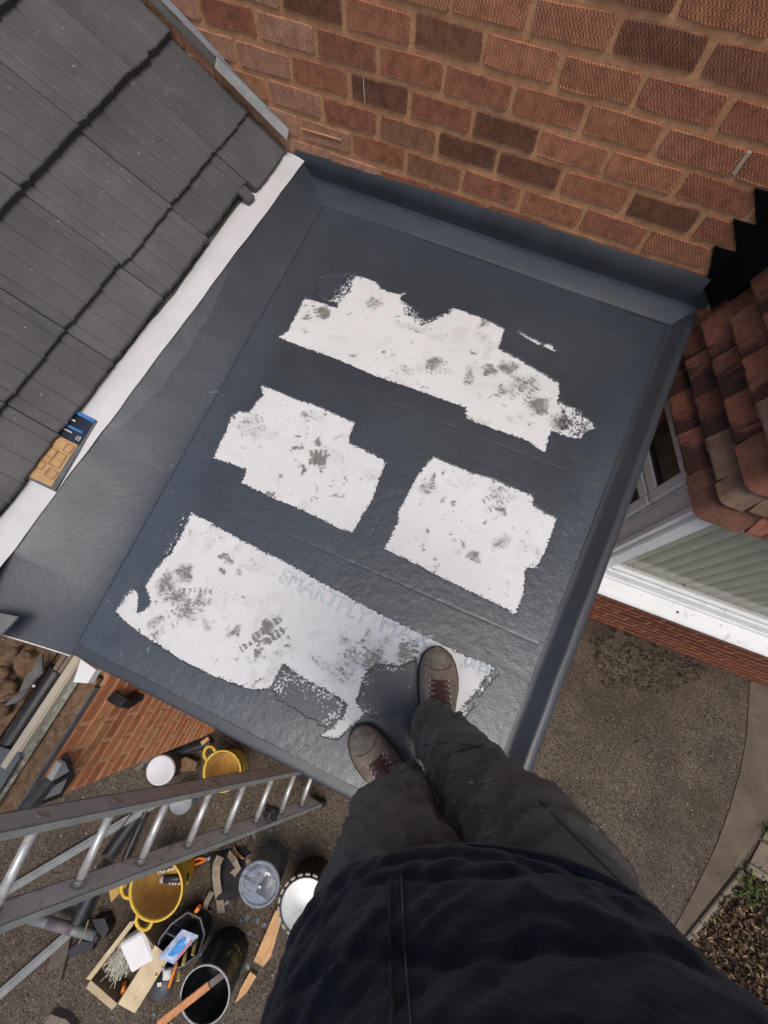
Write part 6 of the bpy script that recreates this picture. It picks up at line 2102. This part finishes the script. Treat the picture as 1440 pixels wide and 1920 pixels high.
if len(zp) > 3:
    # carry the placket on up the chest to the collar, out of the frame
    last = zp[-1]
    for k in range(1, 14):
        zz = last.z + (1.36 - last.z) * k / 13
        h = jb.ray_cast(B(.080, -1.6, zz), -FD)
        if h[0] is not None: zp.append(h[0] + FD * .001)
    mk('zip_placket', join(tube([p + RT * .010 + FD * .0002 for p in zp], .0014, 6), tube([p - RT * .010 + FD * .0002 for p in zp], .0014, 6)), M_JACK, jac, True)
    mk('zip_teeth', tube([p + FD * .0028 for p in zp], .0011, 5), M_BLACK_PL, jac, True)
mk('hem_band', tube([Vector(p) for p in ring(B(.156, -2.080, .742), Vector((0, 0, 1)), .190, .098, RT, 48)] + [ring(B(.156, -2.080, .742), Vector((0, 0, 1)), .190, .098, RT, 48)[0]], .007, 8), M_JACK, jac, True)
mk('collar', tube([Vector(p) for p in ring(B(.145, -2.075, 1.425), Vector((0, 0, 1)), .064, .064, RT, 24)] + [ring(B(.145, -2.075, 1.425), Vector((0, 0, 1)), .064, .064, RT, 24)[0]], .014, 8), M_JACK, jac, True)

# boots ----------------------------------------------------------------
def boot_mat():
    m = NT("dusty_brown_leather")
    col = m.ramp(m.noise(14, 6, .65), [(.28, lin(94, 83, 74)), (.5, lin(132, 119, 105)), (.72, lin(158, 145, 130))])
    col = m.mix(m.math('MULTIPLY', m.mask(m.noise(26, 6, .75), .58, .72), .6), col, lin(70, 58, 52))
    col = m.mix(m.math('MULTIPLY', m.mask(m.noise(40, 5, .75), .64, .70), .5), col, lin(104, 66, 60))
    nr = m.bump(m.noise(50, 6, .65, dist=.8), .6, .004)
    nr = m.bump(m.noise(13, 5, .65, dist=1.5), .6, .010, nr)
    return m.done(col, .82, nr, spec=.25)
M_BOOT = boot_mat()
M_SOLE = simple("boot_sole", lin(36, 34, 32), lin(54, 50, 46), 30, .85, .3)
M_LACE = simple("maroon_lace", lin(78, 46, 46), lin(98, 60, 58), 60, .8, .3)
M_TOE = simple("scuffed_toe", lin(98, 93, 82), lin(128, 121, 108), 30, .7, .4, 90, c3=lin(66, 64, 58))
def boot(toe, heel, label, side):
    d = (heel - toe); d.z = 0
    Lb = d.length; d.normalize()
    s = Vector((-d.y, d.x, 0)) * side       # outwards
    O = Vector((toe.x, toe.y, .004))
    st = [(.000, .006, .030, 0), (.006, .022, .042, 0), (.020, .036, .052, .0), (.045, .0455, .058, .002), (.080, .0505, .062, .004), (.115, .0505, .072, .004), (.150, .046, .090, .002), (.185, .041, .112, 0), (.215, .038, .128, 0), (.250, .038, .132, 0), (.280, .033, .130, 0), (.296, .020, .125, 0)]
    n = 26
    V, F = [], []
    for t, w, h, off in st:
        c = O + d * t * Lb / .296 + s * off
        for k in range(n):
            a = math.pi * k / (n - 1)
            w_ = w * 1.10
            ca, sa = math.cos(a), math.sin(a)
            x = w_ * math.copysign(abs(ca) ** .72, ca)
            z = .018 + (h - .018) * sa ** (.78 if t < .12 else .62)
            # instep ridge narrows above
            x *= 1 - .28 * (max(0, (z - .06)) / .08) * (t > .1)
            p = c + s * x + Vector((0, 0, z))
            p += Vector((0, 0, .0016 * nz(p, 60))) + s * .001 * nz(p, 45)
            V.append(tuple(p))
    m = len(st)
    for i in range(m - 1):
        for k in range(n - 1):
            f = (i * n + k, i * n + k + 1, (i + 1) * n + k + 1, (i + 1) * n + k)
            F.append(f if side > 0 else f[::-1])
    F.append(tuple(range(n))); F.append(tuple((m - 1) * n + k for k in range(n)))
    b = mk('boot', (V, F), M_BOOT, man, True)
    b['label'] = label
    out = []
    for t, w, h, off in st: out.append((t, w * 1.10 + .0045, off))
    pl = [O + d * (t * Lb / .296 - (.004 if t == 0 else 0)) + s * (off + w) for t, w, off in out] + [O + d * (t * Lb / .296 - (.004 if t == 0 else 0)) + s * (off - w) for t, w, off in reversed(out)]
    mk('sole', slab(ccw([(p.x, p.y) for p in pl]), .004, .024), M_SOLE, b)
    # welt, toe seam, laces, tongue
    tr = BVHTree.FromPolygons([Vector(v) for v in V], F)
    def top(t, x, lift=.0025):
        p = O + d * t + s * x + Vector((0, 0, .3))
        h = tr.ray_cast(p, Vector((0, 0, -1)))
        return (h[0] + Vector((0, 0, lift))) if h[0] is not None else (p - Vector((0, 0, .2)))
    mk('toe_cap', grid(lambda u, v: tuple(top(.006 + .032 * v + .010 * (1 - (2 * u - 1) ** 2), (u - .5) * (.030 + .042 * v), .0012)), 12, 8), M_TOE, b, True)
    mk('stitching', join(tube([top(.050 + .016 * (1 - (2 * k / 12 - 1) ** 2), (k / 12 - .5) * .080, .0006) for k in range(13)], .0011, 5),
                         tube([top(.092 + .10 * k / 10, -.026 - .003 * k / 10, .0006) for k in range(11)], .0011, 5), tube([top(.092 + .10 * k / 10, .026 + .003 * k / 10, .0006) for k in range(11)], .0011, 5)), M_SOLE, b)
    for q, t in enumerate((.094, .108, .122, .136, .150, .164)):
        w = .023 + .001 * q
        mk('lace', tube([top(t, -w, .003), top(t + .002, -w * .4, .0045), top(t + .001, w * .4, .0045), top(t + .003, w, .003)], .0027, 6), M_LACE, b, True)
        if q < 5:
            mk('lace', tube([top(t, -w, .004), top(t + .006, -w * .3, .007), top(t + .015, w, .004)], .0021, 6), M_LACE, b, True)
            mk('lace', tube([top(t, w, .004), top(t + .008, w * .2, .0055), top(t + .015, -w, .004)], .0021, 6), M_LACE, b, True)
        for x in (-w - .002, w + .002):
            mk('eyelet', xf(lathe([(.0018, 0), (.0034, .0006), (.0030, .0016), (.0016, .0012)], 10), Matrix.Translation(top(t, x, .0006))), M_ALU_D, b)
    return b
boot(Vector((.841, -1.540, 0)), Vector((.966, -1.822, 0)), 'right boot pointing up the photo, on the white board', 1)
boot(Vector((.724, -1.856, 0)), Vector((1.005, -1.978, 0)), 'left boot turned out to the left, near the front edge', -1)
